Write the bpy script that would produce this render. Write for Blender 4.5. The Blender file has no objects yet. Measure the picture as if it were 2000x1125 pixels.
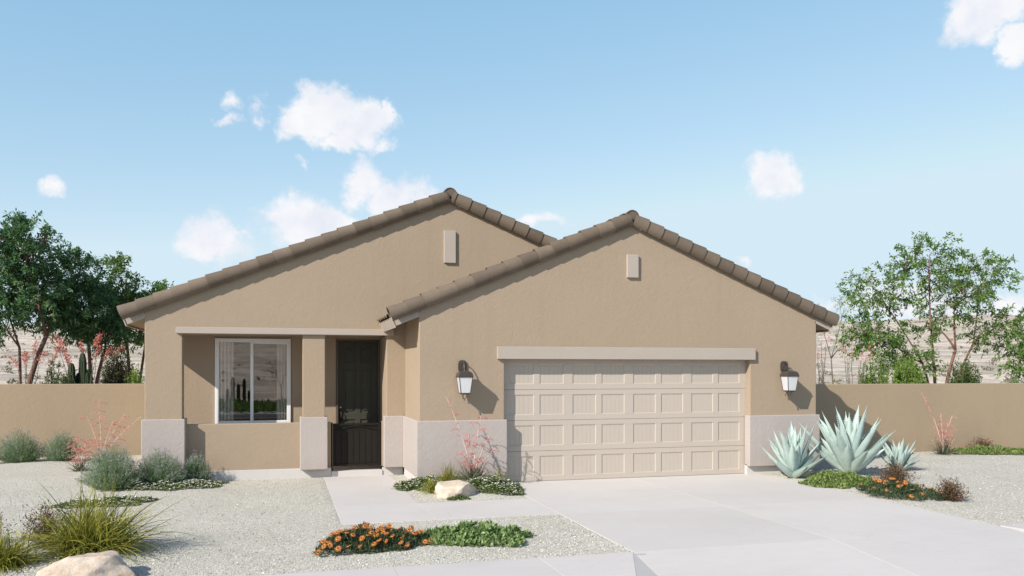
import bpy, math, random
import numpy as np
from mathutils import Vector, noise as mnoise

random.seed(11)
rng = np.random.default_rng(11)
R = math.radians
sc = bpy.context.scene
COL = sc.collection
PI = math.pi

# ------------------------------------------------------------------ scene settings
sc.view_settings.view_transform = 'Standard'
sc.view_settings.look = 'None'
sc.view_settings.gamma = 1.0
sc.view_settings.exposure = 0.0
sc.view_settings.use_curve_mapping = False
sc.cycles.use_denoising = True
sc.cycles.max_bounces = 6
sc.cycles.transparent_max_bounces = 8
EXPOSURE = 0.42
SKY_STRENGTH = 0.11
SUN_STRENGTH = 4.3
sc.view_settings.exposure = EXPOSURE

CAM_H = 2.02
YAW = 15.41
cam_d = bpy.data.cameras.new('camera')
cam_d.sensor_width = 36
cam_d.lens = 36 * 1633 / 2000
cam_d.shift_y = (722 - 562.5) / 2000
cam_d.clip_start = 0.1
cam_d.clip_end = 3000
cam = bpy.data.objects.new('camera', cam_d)
COL.objects.link(cam)
cam.location = (0, 0, CAM_H)
cam.rotation_euler = (R(90), 0, R(-YAW))
sc.camera = cam

SUN_DIR = Vector((1.6, 1.0, -1.25)).normalized()
SUN_EL = math.asin(-SUN_DIR.z)
SUN_ROT = math.atan2(-SUN_DIR.x, -SUN_DIR.y) % (2 * PI)
sun_d = bpy.data.lights.new('sun', 'SUN')
sun_d.energy = SUN_STRENGTH
sun_d.angle = R(0.55)
sun_d.color = (1.0, 0.93, 0.83)
sun = bpy.data.objects.new('sun', sun_d)
COL.objects.link(sun)
sun.location = (-40, -20, 40)
sun.rotation_euler = SUN_DIR.to_track_quat('-Z', 'Y').to_euler()


# ------------------------------------------------------------------ mesh helpers
class MB:
    """collects vertices and faces (arrays of equal-sized faces, with a material slot)"""

    def __init__(self):
        self.V = []
        self.F = []
        self.n = 0

    def add(self, V, F, mi=0):
        V = np.asarray(V, float).reshape(-1, 3)
        if not isinstance(F, np.ndarray):
            groups = {}
            for f in F:
                groups.setdefault(len(f), []).append(f)
            for fs in groups.values():
                self.F.append((np.array(fs, int) + self.n, mi))
        else:
            self.F.append((F.astype(int) + self.n, mi))
        self.V.append(V)
        self.n += len(V)
        return self

    def box(self, x0, x1, y0, y1, z0, z1, mi=0):
        V = [(x, y, z) for z in (z0, z1) for y in (y0, y1) for x in (x0, x1)]
        F = [(0, 2, 3, 1), (4, 5, 7, 6), (0, 1, 5, 4), (2, 6, 7, 3), (0, 4, 6, 2), (1, 3, 7, 5)]
        return self.add(V, F, mi)

    def prism_xz(self, pts, y0, y1, mi=0):
        n = len(pts)
        a = sum(pts[i][0] * pts[(i + 1) % n][1] - pts[(i + 1) % n][0] * pts[i][1] for i in range(n))
        if a < 0:
            pts = pts[::-1]
        V = [(x, y0, z) for x, z in pts] + [(x, y1, z) for x, z in pts]
        F = [tuple(range(n)), tuple(range(2 * n - 1, n - 1, -1))]
        F += [(i, n + i, n + (i + 1) % n, (i + 1) % n) for i in range(n)]
        return self.add(V, F, mi)

    def prism_xy(self, pts, z0, z1, mi=0):
        n = len(pts)
        a = sum(pts[i][0] * pts[(i + 1) % n][1] - pts[(i + 1) % n][0] * pts[i][1] for i in range(n))
        zt = list(z1) if isinstance(z1, (list, tuple)) else [z1] * n
        if a < 0:
            pts = pts[::-1]
            zt = zt[::-1]
        V = [(x, y, z0) for x, y in pts] + [(x, y, zt[i]) for i, (x, y) in enumerate(pts)]
        F = [tuple(range(n - 1, -1, -1)), tuple(range(n, 2 * n))]
        F += [(i, (i + 1) % n, n + (i + 1) % n, n + i) for i in range(n)]
        return self.add(V, F, mi)

    def tube(self, path, radii, n=6, mi=0, cap=True):
        P = np.asarray(path, float)
        K = len(P)
        rad = np.broadcast_to(np.asarray(radii, float), (K,))
        T = np.gradient(P, axis=0)
        T /= np.linalg.norm(T, axis=1)[:, None] + 1e-9
        ref = np.array([0.31, 0.2, 0.93])
        if abs(T[0] @ ref) / np.linalg.norm(ref) > 0.9:
            ref = np.array([1.0, 0.1, 0.05])
        A = np.cross(T, ref)
        A /= np.linalg.norm(A, axis=1)[:, None] + 1e-9
        B = np.cross(T, A)
        ang = np.arange(n) * 2 * PI / n
        V = P[:, None, :] + rad[:, None, None] * (np.cos(ang)[None, :, None] * A[:, None, :] + np.sin(ang)[None, :, None] * B[:, None, :])
        i = np.arange(K - 1)[:, None]
        j = np.arange(n)[None, :]
        q = np.stack([i * n + j, i * n + (j + 1) % n, (i + 1) * n + (j + 1) % n, (i + 1) * n + j], -1).reshape(-1, 4)
        base = self.n
        self.add(V.reshape(-1, 3), q, mi)
        if cap:
            self.F.append((np.array([[base + k for k in range(n)][::-1]]), mi))
            self.F.append((np.array([[base + (K - 1) * n + k for k in range(n)]]), mi))
        return self

    def grid(self, V3, mi=0):
        """V3: (a, b, 3) array of points joined into quads"""
        a, b = V3.shape[:2]
        i = np.arange(a - 1)[:, None]
        j = np.arange(b - 1)[None, :]
        q = np.stack([i * b + j, i * b + j + 1, (i + 1) * b + j + 1, (i + 1) * b + j], -1).reshape(-1, 4)
        return self.add(V3.reshape(-1, 3), q, mi)

    def lathe(self, prof, c, n=16, mi=0):
        ang = np.arange(n) * 2 * PI / n
        P = np.array(prof, float)
        V = np.stack([c[0] + P[:, 0, None] * np.cos(ang), c[1] + P[:, 0, None] * np.sin(ang), c[2] + P[:, 1, None] + 0 * ang], -1)
        K = len(P)
        i = np.arange(K - 1)[:, None]
        j = np.arange(n)[None, :]
        q = np.stack([i * n + j, i * n + (j + 1) % n, (i + 1) * n + (j + 1) % n, (i + 1) * n + j], -1).reshape(-1, 4)
        return self.add(V.reshape(-1, 3), q, mi)

    def leaves(self, P, D, N, L, W, mi=0, fold=0.25):
        P = np.asarray(P, float); D = np.asarray(D, float); N = np.asarray(N, float)
        L = np.broadcast_to(np.asarray(L, float), (len(P),))[:, None]
        W = np.broadcast_to(np.asarray(W, float), (len(P),))[:, None]
        D = D / (np.linalg.norm(D, axis=1)[:, None] + 1e-9)
        S = np.cross(D, N)
        S /= np.linalg.norm(S, axis=1)[:, None] + 1e-9
        N2 = np.cross(S, D)
        V = np.stack([P, P + D * L * .42 + S * W * .5 + N2 * W * fold, P + D * L, P + D * L * .42 - S * W * .5 + N2 * W * fold], 1)
        q = np.arange(len(P) * 4).reshape(-1, 4)
        return self.add(V.reshape(-1, 3), q, mi)

    def blades(self, P, D, L, W, bend, K=5, mi=0, power=1.0):
        P = np.asarray(P, float); D = np.asarray(D, float)
        n = len(P)
        L = np.broadcast_to(np.asarray(L, float), (n,)); W = np.broadcast_to(np.asarray(W, float), (n,)); bend = np.broadcast_to(np.asarray(bend, float), (n,))
        D = D / (np.linalg.norm(D, axis=1)[:, None] + 1e-9)
        rnd = rng.normal(size=(n, 3)) * .5
        S = np.cross(D, np.array([0, 0, 1.0]) + rnd)
        S /= np.linalg.norm(S, axis=1)[:, None] + 1e-9
        t = np.linspace(0, 1, K + 1)
        C = P[:, None, :] + D[:, None, :] * (L[:, None] * t)[..., None]
        C[..., 2] -= (bend * L)[:, None] * t ** 2
        w = W[:, None] * (1 - t) ** .6 * .5 * power
        w[:, -1] = W * .03
        A = C + S[:, None, :] * w[..., None]
        B = C - S[:, None, :] * w[..., None]
        V = np.stack([A, B], 2).reshape(n, -1, 3)
        m = 2 * (K + 1)
        k = np.arange(K)
        q1 = np.stack([2 * k, 2 * k + 1, 2 * k + 3, 2 * k + 2], -1)
        q = (q1[None] + (np.arange(n) * m)[:, None, None]).reshape(-1, 4)
        return self.add(V.reshape(-1, 3), q, mi)

    def build(self, name, mats, parent=None, smooth=False, bevel=0, segs=2, loc=None, auto=None):
        V = np.concatenate(self.V)
        me = bpy.data.meshes.new(name)
        me.vertices.add(len(V))
        me.vertices.foreach_set('co', V.astype(np.float32).ravel())
        loops = np.concatenate([f.ravel() for f, _ in self.F]).astype(np.int32)
        sizes = np.concatenate([np.full(len(f), f.shape[1]) for f, _ in self.F])
        mis = np.concatenate([np.full(len(f), m) for f, m in self.F]).astype(np.int32)
        starts = np.concatenate([[0], np.cumsum(sizes)[:-1]]).astype(np.int32)
        me.loops.add(len(loops))
        me.loops.foreach_set('vertex_index', loops)
        me.polygons.add(len(sizes))
        me.polygons.foreach_set('loop_start', starts)
        if not isinstance(mats, (list, tuple)):
            mats = [mats]
        for m in mats:
            me.materials.append(m)
        me.polygons.foreach_set('material_index', mis)
        me.polygons.foreach_set('use_smooth', np.full(len(sizes), bool(smooth)))
        me.update(calc_edges=True)
        o = bpy.data.objects.new(name, me)
        COL.objects.link(o)
        if parent is not None:
            o.parent = parent
        if loc is not None:
            o.location = loc
        if bevel:
            b = o.modifiers.new('soft edges', 'BEVEL')
            b.width = bevel; b.segments = segs; b.limit_method = 'ANGLE'; b.angle_limit = R(40)
        return o


def tag(o, label=None, cat=None, group=None, kind=None):
    if label: o['label'] = label
    if cat: o['category'] = cat
    if group: o['group'] = group
    if kind: o['kind'] = kind
    return o


def empty(name, loc, label, cat, group=None, rz=0):
    o = bpy.data.objects.new(name, None)
    o.empty_display_size = .2
    COL.objects.link(o)
    o.location = loc
    o.rotation_euler = (0, 0, rz)
    return tag(o, label, cat, group)


def copy_tree(o, parent=None):
    c = o.copy()
    COL.objects.link(c)
    if parent is not None:
        c.parent = parent
    for ch in list(o.children):
        copy_tree(ch, c)
    return c


# ------------------------------------------------------------------ materials
class NT:
    def __init__(self, tree):
        self.t = tree
        self.n = tree.nodes
        self.l = tree.links

    def node(self, typ, **kw):
        n = self.n.new(typ)
        for k, v in kw.items():
            setattr(n, k, v)
        return n

    def set(self, sock, v):
        if hasattr(v, 'is_output') or isinstance(v, bpy.types.NodeSocket):
            self.l.new(v, sock)
        else:
            sock.default_value = v

    def math(self, op, a, b=0.0, clamp=False):
        n = self.node('ShaderNodeMath', operation=op)
        n.use_clamp = clamp
        self.set(n.inputs[0], a); self.set(n.inputs[1], b)
        return n.outputs[0]

    def noise(self, vec, scale, detail=4, rough=.55, dist=0.0):
        n = self.node('ShaderNodeTexNoise')
        if vec is not None:
            self.l.new(vec, n.inputs['Vector'])
        n.inputs['Scale'].default_value = scale
        n.inputs['Detail'].default_value = detail
        n.inputs['Roughness'].default_value = rough
        n.inputs['Distortion'].default_value = dist
        return n.outputs['Fac']

    def ramp(self, fac, stops):
        n = self.node('ShaderNodeValToRGB')
        el = n.color_ramp.elements
        while len(el) < len(stops):
            el.new(.5)
        for e, (p, c) in zip(el, stops):
            e.position = p
            e.color = (*c, 1) if len(c) == 3 else c
        self.l.new(fac, n.inputs['Fac'])
        return n.outputs['Color']

    def mix(self, fac, a, b, blend='MIX'):
        n = self.node('ShaderNodeMix', data_type='RGBA', blend_type=blend)
        self.set(n.inputs[0], fac)
        self.set(n.inputs[6], (*a, 1) if isinstance(a, tuple) and len(a) == 3 else a)
        self.set(n.inputs[7], (*b, 1) if isinstance(b, tuple) and len(b) == 3 else b)
        return n.outputs[2]


def new_mat(name):
    m = bpy.data.materials.new(name)
    m.use_nodes = True
    nt = NT(m.node_tree)
    bsdf = m.node_tree.nodes['Principled BSDF']
    pos = nt.node('ShaderNodeNewGeometry').outputs['Position']
    return m, nt, bsdf, pos


def sh(c, k):
    return tuple(max(0, min(1, x * k)) for x in c)


def surface(name, col, rough=.85, var=.08, vscale=1.5, bump=0.0, bscale=40, bdist=.01, fine=0.0, island=0.0, spec=.3, distort=0.0, metal=0.0):
    """plain solid surface: colour with soft patchy variation and a bump"""
    m, nt, b, pos = new_mat(name)
    n1 = nt.noise(pos, vscale, 5, .6)
    c = nt.ramp(n1, [(.25, sh(col, 1 - var)), (.75, sh(col, 1 + var))])
    if fine:
        n2 = nt.noise(pos, 90, 3, .7)
        c = nt.mix(fine, c, nt.ramp(n2, [(.3, sh(col, .6)), (.7, sh(col, 1.35))]))
    if island:
        g = nt.node('ShaderNodeNewGeometry').outputs['Random Per Island']
        k = nt.ramp(g, [(0, (1 - island,) * 3), (1, (1 + 0 * island,) * 3)])
        c = nt.mix(1.0, c, k, 'MULTIPLY')
    nt.set(b.inputs['Base Color'], c)
    b.inputs['Roughness'].default_value = rough
    b.inputs['Specular IOR Level'].default_value = spec
    b.inputs['Metallic'].default_value = metal
    if bump:
        bm = nt.node('ShaderNodeBump')
        bm.inputs['Strength'].default_value = bump
        bm.inputs['Distance'].default_value = bdist
        nt.l.new(nt.noise(pos, bscale, 4, .6, distort), bm.inputs['Height'])
        nt.l.new(bm.outputs[0], b.inputs['Normal'])
    return m


def stucco(name, col):
    m, nt, b, pos = new_mat(name)
    n1 = nt.noise(pos, .7, 5, .6)
    c = nt.ramp(n1, [(.25, sh(col, .95)), (.75, sh(col, 1.05))])
    n2 = nt.noise(pos, 60, 3, .7)
    c = nt.mix(.25, c, nt.ramp(n2, [(.3, sh(col, .82)), (.7, sh(col, 1.15))]))
    sp = nt.node('ShaderNodeSeparateXYZ')
    nt.l.new(pos, sp.inputs[0])
    wig = nt.math('MULTIPLY', nt.noise(pos, 3.5, 5, .65), .55)
    low = nt.math('SUBTRACT', nt.math('ADD', .22, wig), sp.outputs[2], True)
    c = nt.mix(nt.math('MULTIPLY', low, .75, True), c, sh(col, .74))
    mps = nt.node('ShaderNodeMapping')
    nt.l.new(pos, mps.inputs[0])
    mps.inputs['Scale'].default_value = (5, 5, .35)
    st = nt.ramp(nt.noise(mps.outputs[0], 1.0, 5, .65), [(.52, (0, 0, 0)), (.75, (1, 1, 1))])
    c = nt.mix(nt.math('MULTIPLY', st, .16), c, sh(col, .72))
    nt.set(b.inputs['Base Color'], c)
    b.inputs['Roughness'].default_value = .92
    b.inputs['Specular IOR Level'].default_value = .15
    h = nt.math('ADD', nt.math('MULTIPLY', nt.noise(pos, 7, 5, .62, 1.6), 1.0), nt.math('MULTIPLY', nt.noise(pos, 45, 3, .6), .35))
    bm = nt.node('ShaderNodeBump')
    bm.inputs['Strength'].default_value = .21
    bm.inputs['Distance'].default_value = .03
    nt.l.new(h, bm.inputs['Height'])
    nt.l.new(bm.outputs[0], b.inputs['Normal'])
    return m


def foliage(name, stops, transl=.3, rough=.55, spec=.25):
    m, nt, b, pos = new_mat(name)
    g = nt.node('ShaderNodeNewGeometry').outputs['Random Per Island']
    clump = nt.noise(pos, 2.6, 2, .5)
    f = nt.math('ADD', nt.math('MULTIPLY', g, .7), nt.math('MULTIPLY', nt.math('SUBTRACT', clump, .35), .8), True)
    c = nt.ramp(f, stops)
    nt.set(b.inputs['Base Color'], c)
    b.inputs['Roughness'].default_value = rough
    b.inputs['Specular IOR Level'].default_value = spec
    if transl:
        tr = nt.node('ShaderNodeBsdfTranslucent')
        nt.set(tr.inputs['Color'], c)
        mx = nt.node('ShaderNodeMixShader')
        mx.inputs[0].default_value = transl
        nt.l.new(b.outputs[0], mx.inputs[1]); nt.l.new(tr.outputs[0], mx.inputs[2])
        nt.l.new(mx.outputs[0], m.node_tree.nodes['Material Output'].inputs[0])
    return m


M = {}
M['stucco'] = stucco('tan stucco', (.366, .287, .212))
M['garden_wall'] = stucco('tan wall render', (.348, .272, .190))
M['base'] = stucco('pale grey stucco', (.43, .384, .362))
M['trim'] = surface('cream trim', (.418, .362, .316), .8, .03, 2, .15, 60, .004)
M['garage_door'] = surface('beige steel door', (.472, .415, .358), .6, .02, 1.2, .1, 120, .002, spec=.35)
M['stem'] = surface('pale foundation concrete', (.54, .515, .505), .9, .05, 4, .2, 50, .005)
M['tile'] = surface('brown concrete roof tile', (.190, .148, .112), .85, .14, 6, .3, 70, .006, fine=.3, island=.34)
M['fascia'] = surface('painted fascia board', (.40, .34, .29), .8, .03)
M['soffit'] = surface('soffit board', (.42, .33, .23), .9, .04)
M['white'] = surface('white vinyl', (.80, .80, .80), .4, .01, 3)
M['door'] = surface('dark olive painted door', (.058, .059, .046), .6, .08, 5, .1, 80, .002, spec=.2)
M['door_frame'] = surface('dark door frame', (.10, .085, .065), .5, .05)
M['gate'] = surface('dark bronze metal', (.013, .0105, .008), .55, .1, 4, spec=.22)
M['bronze'] = surface('oiled bronze', (.085, .068, .058), .35, .15, 20, spec=.5, metal=.35)
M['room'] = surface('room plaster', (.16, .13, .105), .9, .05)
M['bark'] = surface('reddish brown bark', (.19, .10, .075), .9, .35, 9, .5, 40, .01)
M['twig'] = surface('grey brown twig', (.16, .13, .10), .9, .3, 9)
M['pale_stem'] = surface('pale flower stem', (.60, .44, .40), .8, .15, 9)
M['soil'] = surface('dark soil', (.10, .085, .065), .95, .3, 9, .4, 60, .01)
M['asphalt'] = surface('asphalt street', (.055, .054, .052), .9, .15, 3, .4, 200, .004, fine=.3)

M['leaf_tree'] = foliage('tree leaf', [(0, (.045, .10, .028)), (.35, (.12, .225, .055)), (.7, (.24, .36, .095)), (1, (.44, .48, .25))], .45)
M['leaf_dark'] = foliage('dark tree leaf', [(0, (.028, .078, .046)), (.35, (.068, .165, .075)), (.68, (.165, .29, .105)), (1, (.36, .46, .24))], .45)
M['leaf_bush'] = foliage('bush leaf', [(0, (.03, .06, .015)), (.5, (.09, .155, .035)), (1, (.19, .27, .08))], .35)
M['leaf_dusk'] = foliage('dark olive leaf', [(0, (.018, .024, .009)), (.5, (.05, .058, .02)), (1, (.12, .12, .045))], .25)
M['leaf_lime'] = foliage('lime shrub leaf', [(0, (.08, .16, .02)), (.5, (.20, .33, .05)), (1, (.36, .47, .13))], .4)
M['leaf_mat'] = foliage('ground cover leaf', [(0, (.07, .12, .03)), (.5, (.20, .28, .08)), (1, (.40, .46, .18))], .3)
M['leaf_cut'] = foliage('notched ground cover leaf', [(0, (.07, .13, .04)), (.5, (.23, .34, .12)), (1, (.46, .54, .26))], .3)
M['leaf_white_mat'] = foliage('small mat leaf', [(0, (.03, .055, .010)), (.5, (.095, .15, .032)), (1, (.24, .30, .09))], .3)
M['leaf_daisy'] = foliage('grey green daisy leaf', [(0, (.02, .034, .016)), (.5, (.06, .095, .042)), (1, (.16, .21, .11))], .3)
M['leaf_lavender'] = foliage('lavender leaf', [(0, (.08, .15, .06)), (.5, (.25, .35, .19)), (1, (.54, .60, .46))], .4)
M['leaf_grass'] = foliage('yellow green grass', [(0, (.05, .06, .010)), (.35, (.18, .195, .028)), (.7, (.44, .42, .075)), (1, (.58, .47, .20))], .38)
M['leaf_yucca'] = foliage('grey green blade', [(0, (.05, .065, .04)), (.5, (.16, .18, .11)), (1, (.36, .35, .24))], .25)
M['leaf_red'] = foliage('brown red leaf', [(0, (.045, .038, .018)), (.45, (.12, .10, .05)), (.75, (.23, .125, .085)), (1, (.42, .22, .18))], .35)
M['petal_dull'] = foliage('dusty pink blossom', [(0, (.35, .09, .08)), (1, (.58, .27, .24))], .3)
M['scrub'] = foliage('dusty scrub leaf', [(0, (.12, .115, .075)), (.5, (.22, .21, .14)), (1, (.34, .32, .23))], .2)
M['cactus'] = surface('dark green cactus skin', (.022, .045, .018), .7, .3, 12)
M['petal_white'] = surface('white petal', (.75, .74, .66), .7, .05, 20)
M['petal_purple'] = foliage('lavender petal', [(0, (.30, .24, .36)), (1, (.50, .45, .55))], .3)
M['petal_coral'] = foliage('coral petal', [(0, (.55, .16, .15)), (.5, (.72, .32, .29)), (1, (.82, .50, .46))], .35)
M['petal_red'] = foliage('red blossom', [(0, (.52, .10, .075)), (1, (.78, .32, .26))], .3)
M['petal_orange'] = foliage('orange petal', [(0, (.30, .070, .02)), (.6, (.50, .155, .05)), (1, (.62, .28, .12))], .25)
M['flower_eye'] = surface('dark flower eye', (.10, .035, .008), .8, .1, 50)
M['flower_ring'] = surface('yellow flower ring', (.72, .38, .06), .8, .1, 50)


def agave_mat():
    m, nt, b, pos = new_mat('pale mint agave skin')
    n1 = nt.noise(pos, 9, 5, .6)
    c = nt.ramp(n1, [(.25, (.36, .475, .445)), (.75, (.51, .61, .575))])
    nt.set(b.inputs['Base Color'], c)
    b.inputs['Roughness'].default_value = .55
    b.inputs['Specular IOR Level'].default_value = .3
    b.inputs['Subsurface Weight'].default_value = 0.0
    bm = nt.node('ShaderNodeBump')
    bm.inputs['Strength'].default_value = .15
    bm.inputs['Distance'].default_value = .01
    nt.l.new(nt.noise(pos, 60, 3, .6), bm.inputs['Height'])
    nt.l.new(bm.outputs[0], b.inputs['Normal'])
    return m


def concrete_mat():
    m, nt, b, pos = new_mat('pale broom finished concrete')
    col = (.605, .575, .558)
    n1 = nt.noise(pos, .55, 6, .62)
    c = nt.ramp(n1, [(.28, sh(col, .87)), (.55, col), (.8, sh(col, 1.06))])
    mp = nt.node('ShaderNodeMapping')
    nt.l.new(pos, mp.inputs[0])
    mp.inputs['Scale'].default_value = (.8, 7, 1)
    n2 = nt.noise(mp.outputs[0], 2.2, 5, .65)
    c = nt.mix(.3, c, nt.ramp(n2, [(.3, sh(col, .86)), (.7, sh(col, 1.08))]))
    n3 = nt.noise(pos, 140, 2, .6)
    c = nt.mix(.2, c, nt.ramp(n3, [(.3, sh(col, .78)), (.7, sh(col, 1.12))]))
    g = nt.node('ShaderNodeNewGeometry').outputs['Random Per Island']
    c = nt.mix(1.0, c, nt.ramp(g, [(0, (.93,) * 3), (1, (1, 1, 1))]), 'MULTIPLY')
    ns = nt.ramp(nt.noise(pos, 1.3, 6, .7, .6), [(.60, (0, 0, 0)), (.72, (1, 1, 1))])
    c = nt.mix(nt.math('MULTIPLY', ns, .12), c, sh(col, .66))
    ck = nt.node('ShaderNodeTexVoronoi', feature='DISTANCE_TO_EDGE')
    nt.l.new(nt.node('ShaderNodeVectorMath', operation='ADD').outputs[0], ck.inputs['Vector'])
    av = ck.inputs['Vector'].links[0].from_node
    nt.l.new(pos, av.inputs[0])
    nz = nt.node('ShaderNodeTexNoise'); nz.inputs['Scale'].default_value = 2.5; nz.inputs['Detail'].default_value = 6
    nt.l.new(pos, nz.inputs['Vector'])
    sc_ = nt.node('ShaderNodeVectorMath', operation='SCALE'); nt.l.new(nz.outputs['Color'], sc_.inputs[0]); sc_.inputs['Scale'].default_value = .5
    nt.l.new(sc_.outputs[0], av.inputs[1])
    ck.inputs['Scale'].default_value = .32
    line = nt.ramp(ck.outputs['Distance'], [(.0, (1, 1, 1)), (.004, (0, 0, 0))])
    gate_ = nt.ramp(nt.noise(pos, .5, 2, .5), [(.52, (0, 0, 0)), (.58, (1, 1, 1))])
    c = nt.mix(nt.math('MULTIPLY', nt.math('MULTIPLY', line, gate_), .12), c, sh(col, .5))
    nt.set(b.inputs['Base Color'], c)
    b.inputs['Roughness'].default_value = .85
    b.inputs['Specular IOR Level'].default_value = .3
    mp2 = nt.node('ShaderNodeMapping')
    nt.l.new(pos, mp2.inputs[0])
    mp2.inputs['Scale'].default_value = (6, 160, 1)
    bm = nt.node('ShaderNodeBump')
    bm.inputs['Strength'].default_value = .25
    bm.inputs['Distance'].default_value = .004
    nt.l.new(nt.noise(mp2.outputs[0], 1, 3, .6), bm.inputs['Height'])
    nt.l.new(bm.outputs[0], b.inputs['Normal'])
    return m


def gravel_mat():
    m, nt, b, pos = new_mat('crushed pale gravel')
    v = nt.node('ShaderNodeTexVoronoi')
    nt.l.new(pos, v.inputs['Vector'])
    v.inputs['Scale'].default_value = 80
    sep = nt.node('ShaderNodeSeparateColor')
    nt.l.new(v.outputs['Color'], sep.inputs[0])
    c = nt.ramp(sep.outputs[0], [(0, (.27, .255, .215)), (.10, (.47, .445, .385)), (.5, (.60, .575, .51)), (1, (.70, .675, .615))])
    big = nt.noise(pos, .8, 5, .6)
    c = nt.mix(.8, c, nt.ramp(big, [(.3, (.86, .86, .84)), (.7, (1, 1, 1))]), 'MULTIPLY')
    nt.set(b.inputs['Base Color'], c)
    b.inputs['Roughness'].default_value = .95
    b.inputs['Specular IOR Level'].default_value = .15
    h = nt.math('ADD', nt.math('MULTIPLY', v.outputs['Distance'], -.9), nt.math('MULTIPLY', nt.noise(pos, 26, 4, .65), .8))
    bm = nt.node('ShaderNodeBump')
    bm.inputs['Strength'].default_value = .6
    bm.inputs['Distance'].default_value = .02
    nt.l.new(h, bm.inputs['Height'])
    nt.l.new(bm.outputs[0], b.inputs['Normal'])
    return m


def desert_mat():
    m, nt, b, pos = new_mat('pale desert sand with scrub')
    n0 = nt.noise(pos, .035, 5, .6)
    c = nt.ramp(n0, [(.3, (.54, .445, .365)), (.7, (.71, .62, .53))])
    n1 = nt.noise(pos, .16, 7, .75)
    f = nt.ramp(n1, [(.46, (0, 0, 0)), (.58, (1, 1, 1))])
    c = nt.mix(nt.math('MULTIPLY', f, .62), c, (.22, .20, .16))
    n2 = nt.noise(pos, .7, 5, .65)
    f2 = nt.ramp(n2, [(.52, (0, 0, 0)), (.60, (1, 1, 1))])
    c = nt.mix(nt.math('MULTIPLY', f2, .5), c, (.20, .19, .145))
    n3 = nt.noise(pos, .06, 3, .5)
    f3 = nt.ramp(n3, [(.55, (0, 0, 0)), (.75, (1, 1, 1))])
    c = nt.mix(nt.math('MULTIPLY', f3, .35), c, (.66, .61, .55))
    nt.set(b.inputs['Base Color'], c)
    b.inputs['Roughness'].default_value = .95
    b.inputs['Specular IOR Level'].default_value = .1
    bm = nt.node('ShaderNodeBump')
    bm.inputs['Strength'].default_value = .7
    bm.inputs['Distance'].default_value = .5
    nt.l.new(nt.noise(pos, .35, 5, .65), bm.inputs['Height'])
    nt.l.new(bm.outputs[0], b.inputs['Normal'])
    return m


def rock_mat():
    m, nt, b, pos = new_mat('cream boulder')
    n1 = nt.noise(pos, 5, 6, .65, .8)
    c = nt.ramp(n1, [(.28, (.30, .20, .135)), (.42, (.50, .385, .29)), (.6, (.63, .525, .43)), (.8, (.70, .61, .53))])
    n2 = nt.noise(pos, 60, 4, .7)
    c = nt.mix(.3, c, nt.ramp(n2, [(.3, (.42, .33, .26)), (.7, (.76, .70, .63))]))
    nt.set(b.inputs['Base Color'], c)
    b.inputs['Roughness'].default_value = .9
    b.inputs['Specular IOR Level'].default_value = .2
    bm = nt.node('ShaderNodeBump')
    bm.inputs['Strength'].default_value = .6
    bm.inputs['Distance'].default_value = .03
    nt.l.new(nt.noise(pos, 11, 7, .65, .5), bm.inputs['Height'])
    nt.l.new(bm.outputs[0], b.inputs['Normal'])
    return m


def glass_mat():
    m = bpy.data.materials.new('window glass')
    m.use_nodes = True
    nt = NT(m.node_tree)
    out = m.node_tree.nodes['Material Output']
    m.node_tree.nodes.remove(m.node_tree.nodes['Principled BSDF'])
    tr = nt.node('ShaderNodeBsdfTransparent')
    tr.inputs[0].default_value = (.90, .88, .86, 1)
    gl = nt.node('ShaderNodeBsdfGlossy')
    gl.inputs['Color'].default_value = (.95, .90, .86, 1)
    gl.inputs['Roughness'].default_value = .0
    mx = nt.node('ShaderNodeMixShader')
    mx.inputs[0].default_value = .22
    nt.l.new(tr.outputs[0], mx.inputs[1]); nt.l.new(gl.outputs[0], mx.inputs[2])
    nt.l.new(mx.outputs[0], out.inputs[0])
    return m


def frosted_mat():
    m, nt, b, pos = new_mat('frosted lantern glass')
    b.inputs['Base Color'].default_value = (.82, .83, .86, 1)
    b.inputs['Roughness'].default_value = .35
    tr = nt.node('ShaderNodeBsdfTranslucent')
    tr.inputs[0].default_value = (.85, .86, .9, 1)
    mx = nt.node('ShaderNodeMixShader')
    mx.inputs[0].default_value = .35
    nt.l.new(b.outputs[0], mx.inputs[1]); nt.l.new(tr.outputs[0], mx.inputs[2])
    nt.l.new(mx.outputs[0], m.node_tree.nodes['Material Output'].inputs[0])
    return m


def pebble_mat():
    m, nt, b, pos = new_mat('loose pebble')
    g = nt.node('ShaderNodeNewGeometry').outputs['Random Per Island']
    c = nt.ramp(g, [(0, (.17, .16, .135)), (.22, (.40, .38, .33)), (.55, (.58, .555, .495)), (1, (.72, .70, .635))])
    nt.set(b.inputs['Base Color'], c)
    b.inputs['Roughness'].default_value = .9
    return m


M['agave'] = agave_mat()
M['concrete'] = concrete_mat()
M['gravel'] = gravel_mat()
M['desert'] = desert_mat()
M['rock'] = rock_mat()
M['glass'] = glass_mat()
M['frosted'] = frosted_mat()
M['pebble'] = pebble_mat()
M['curtain'] = foliage('linen curtain', [(0, (.80, .77, .74)), (1, (.84, .82, .79))], .15, .9, .05)

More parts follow.
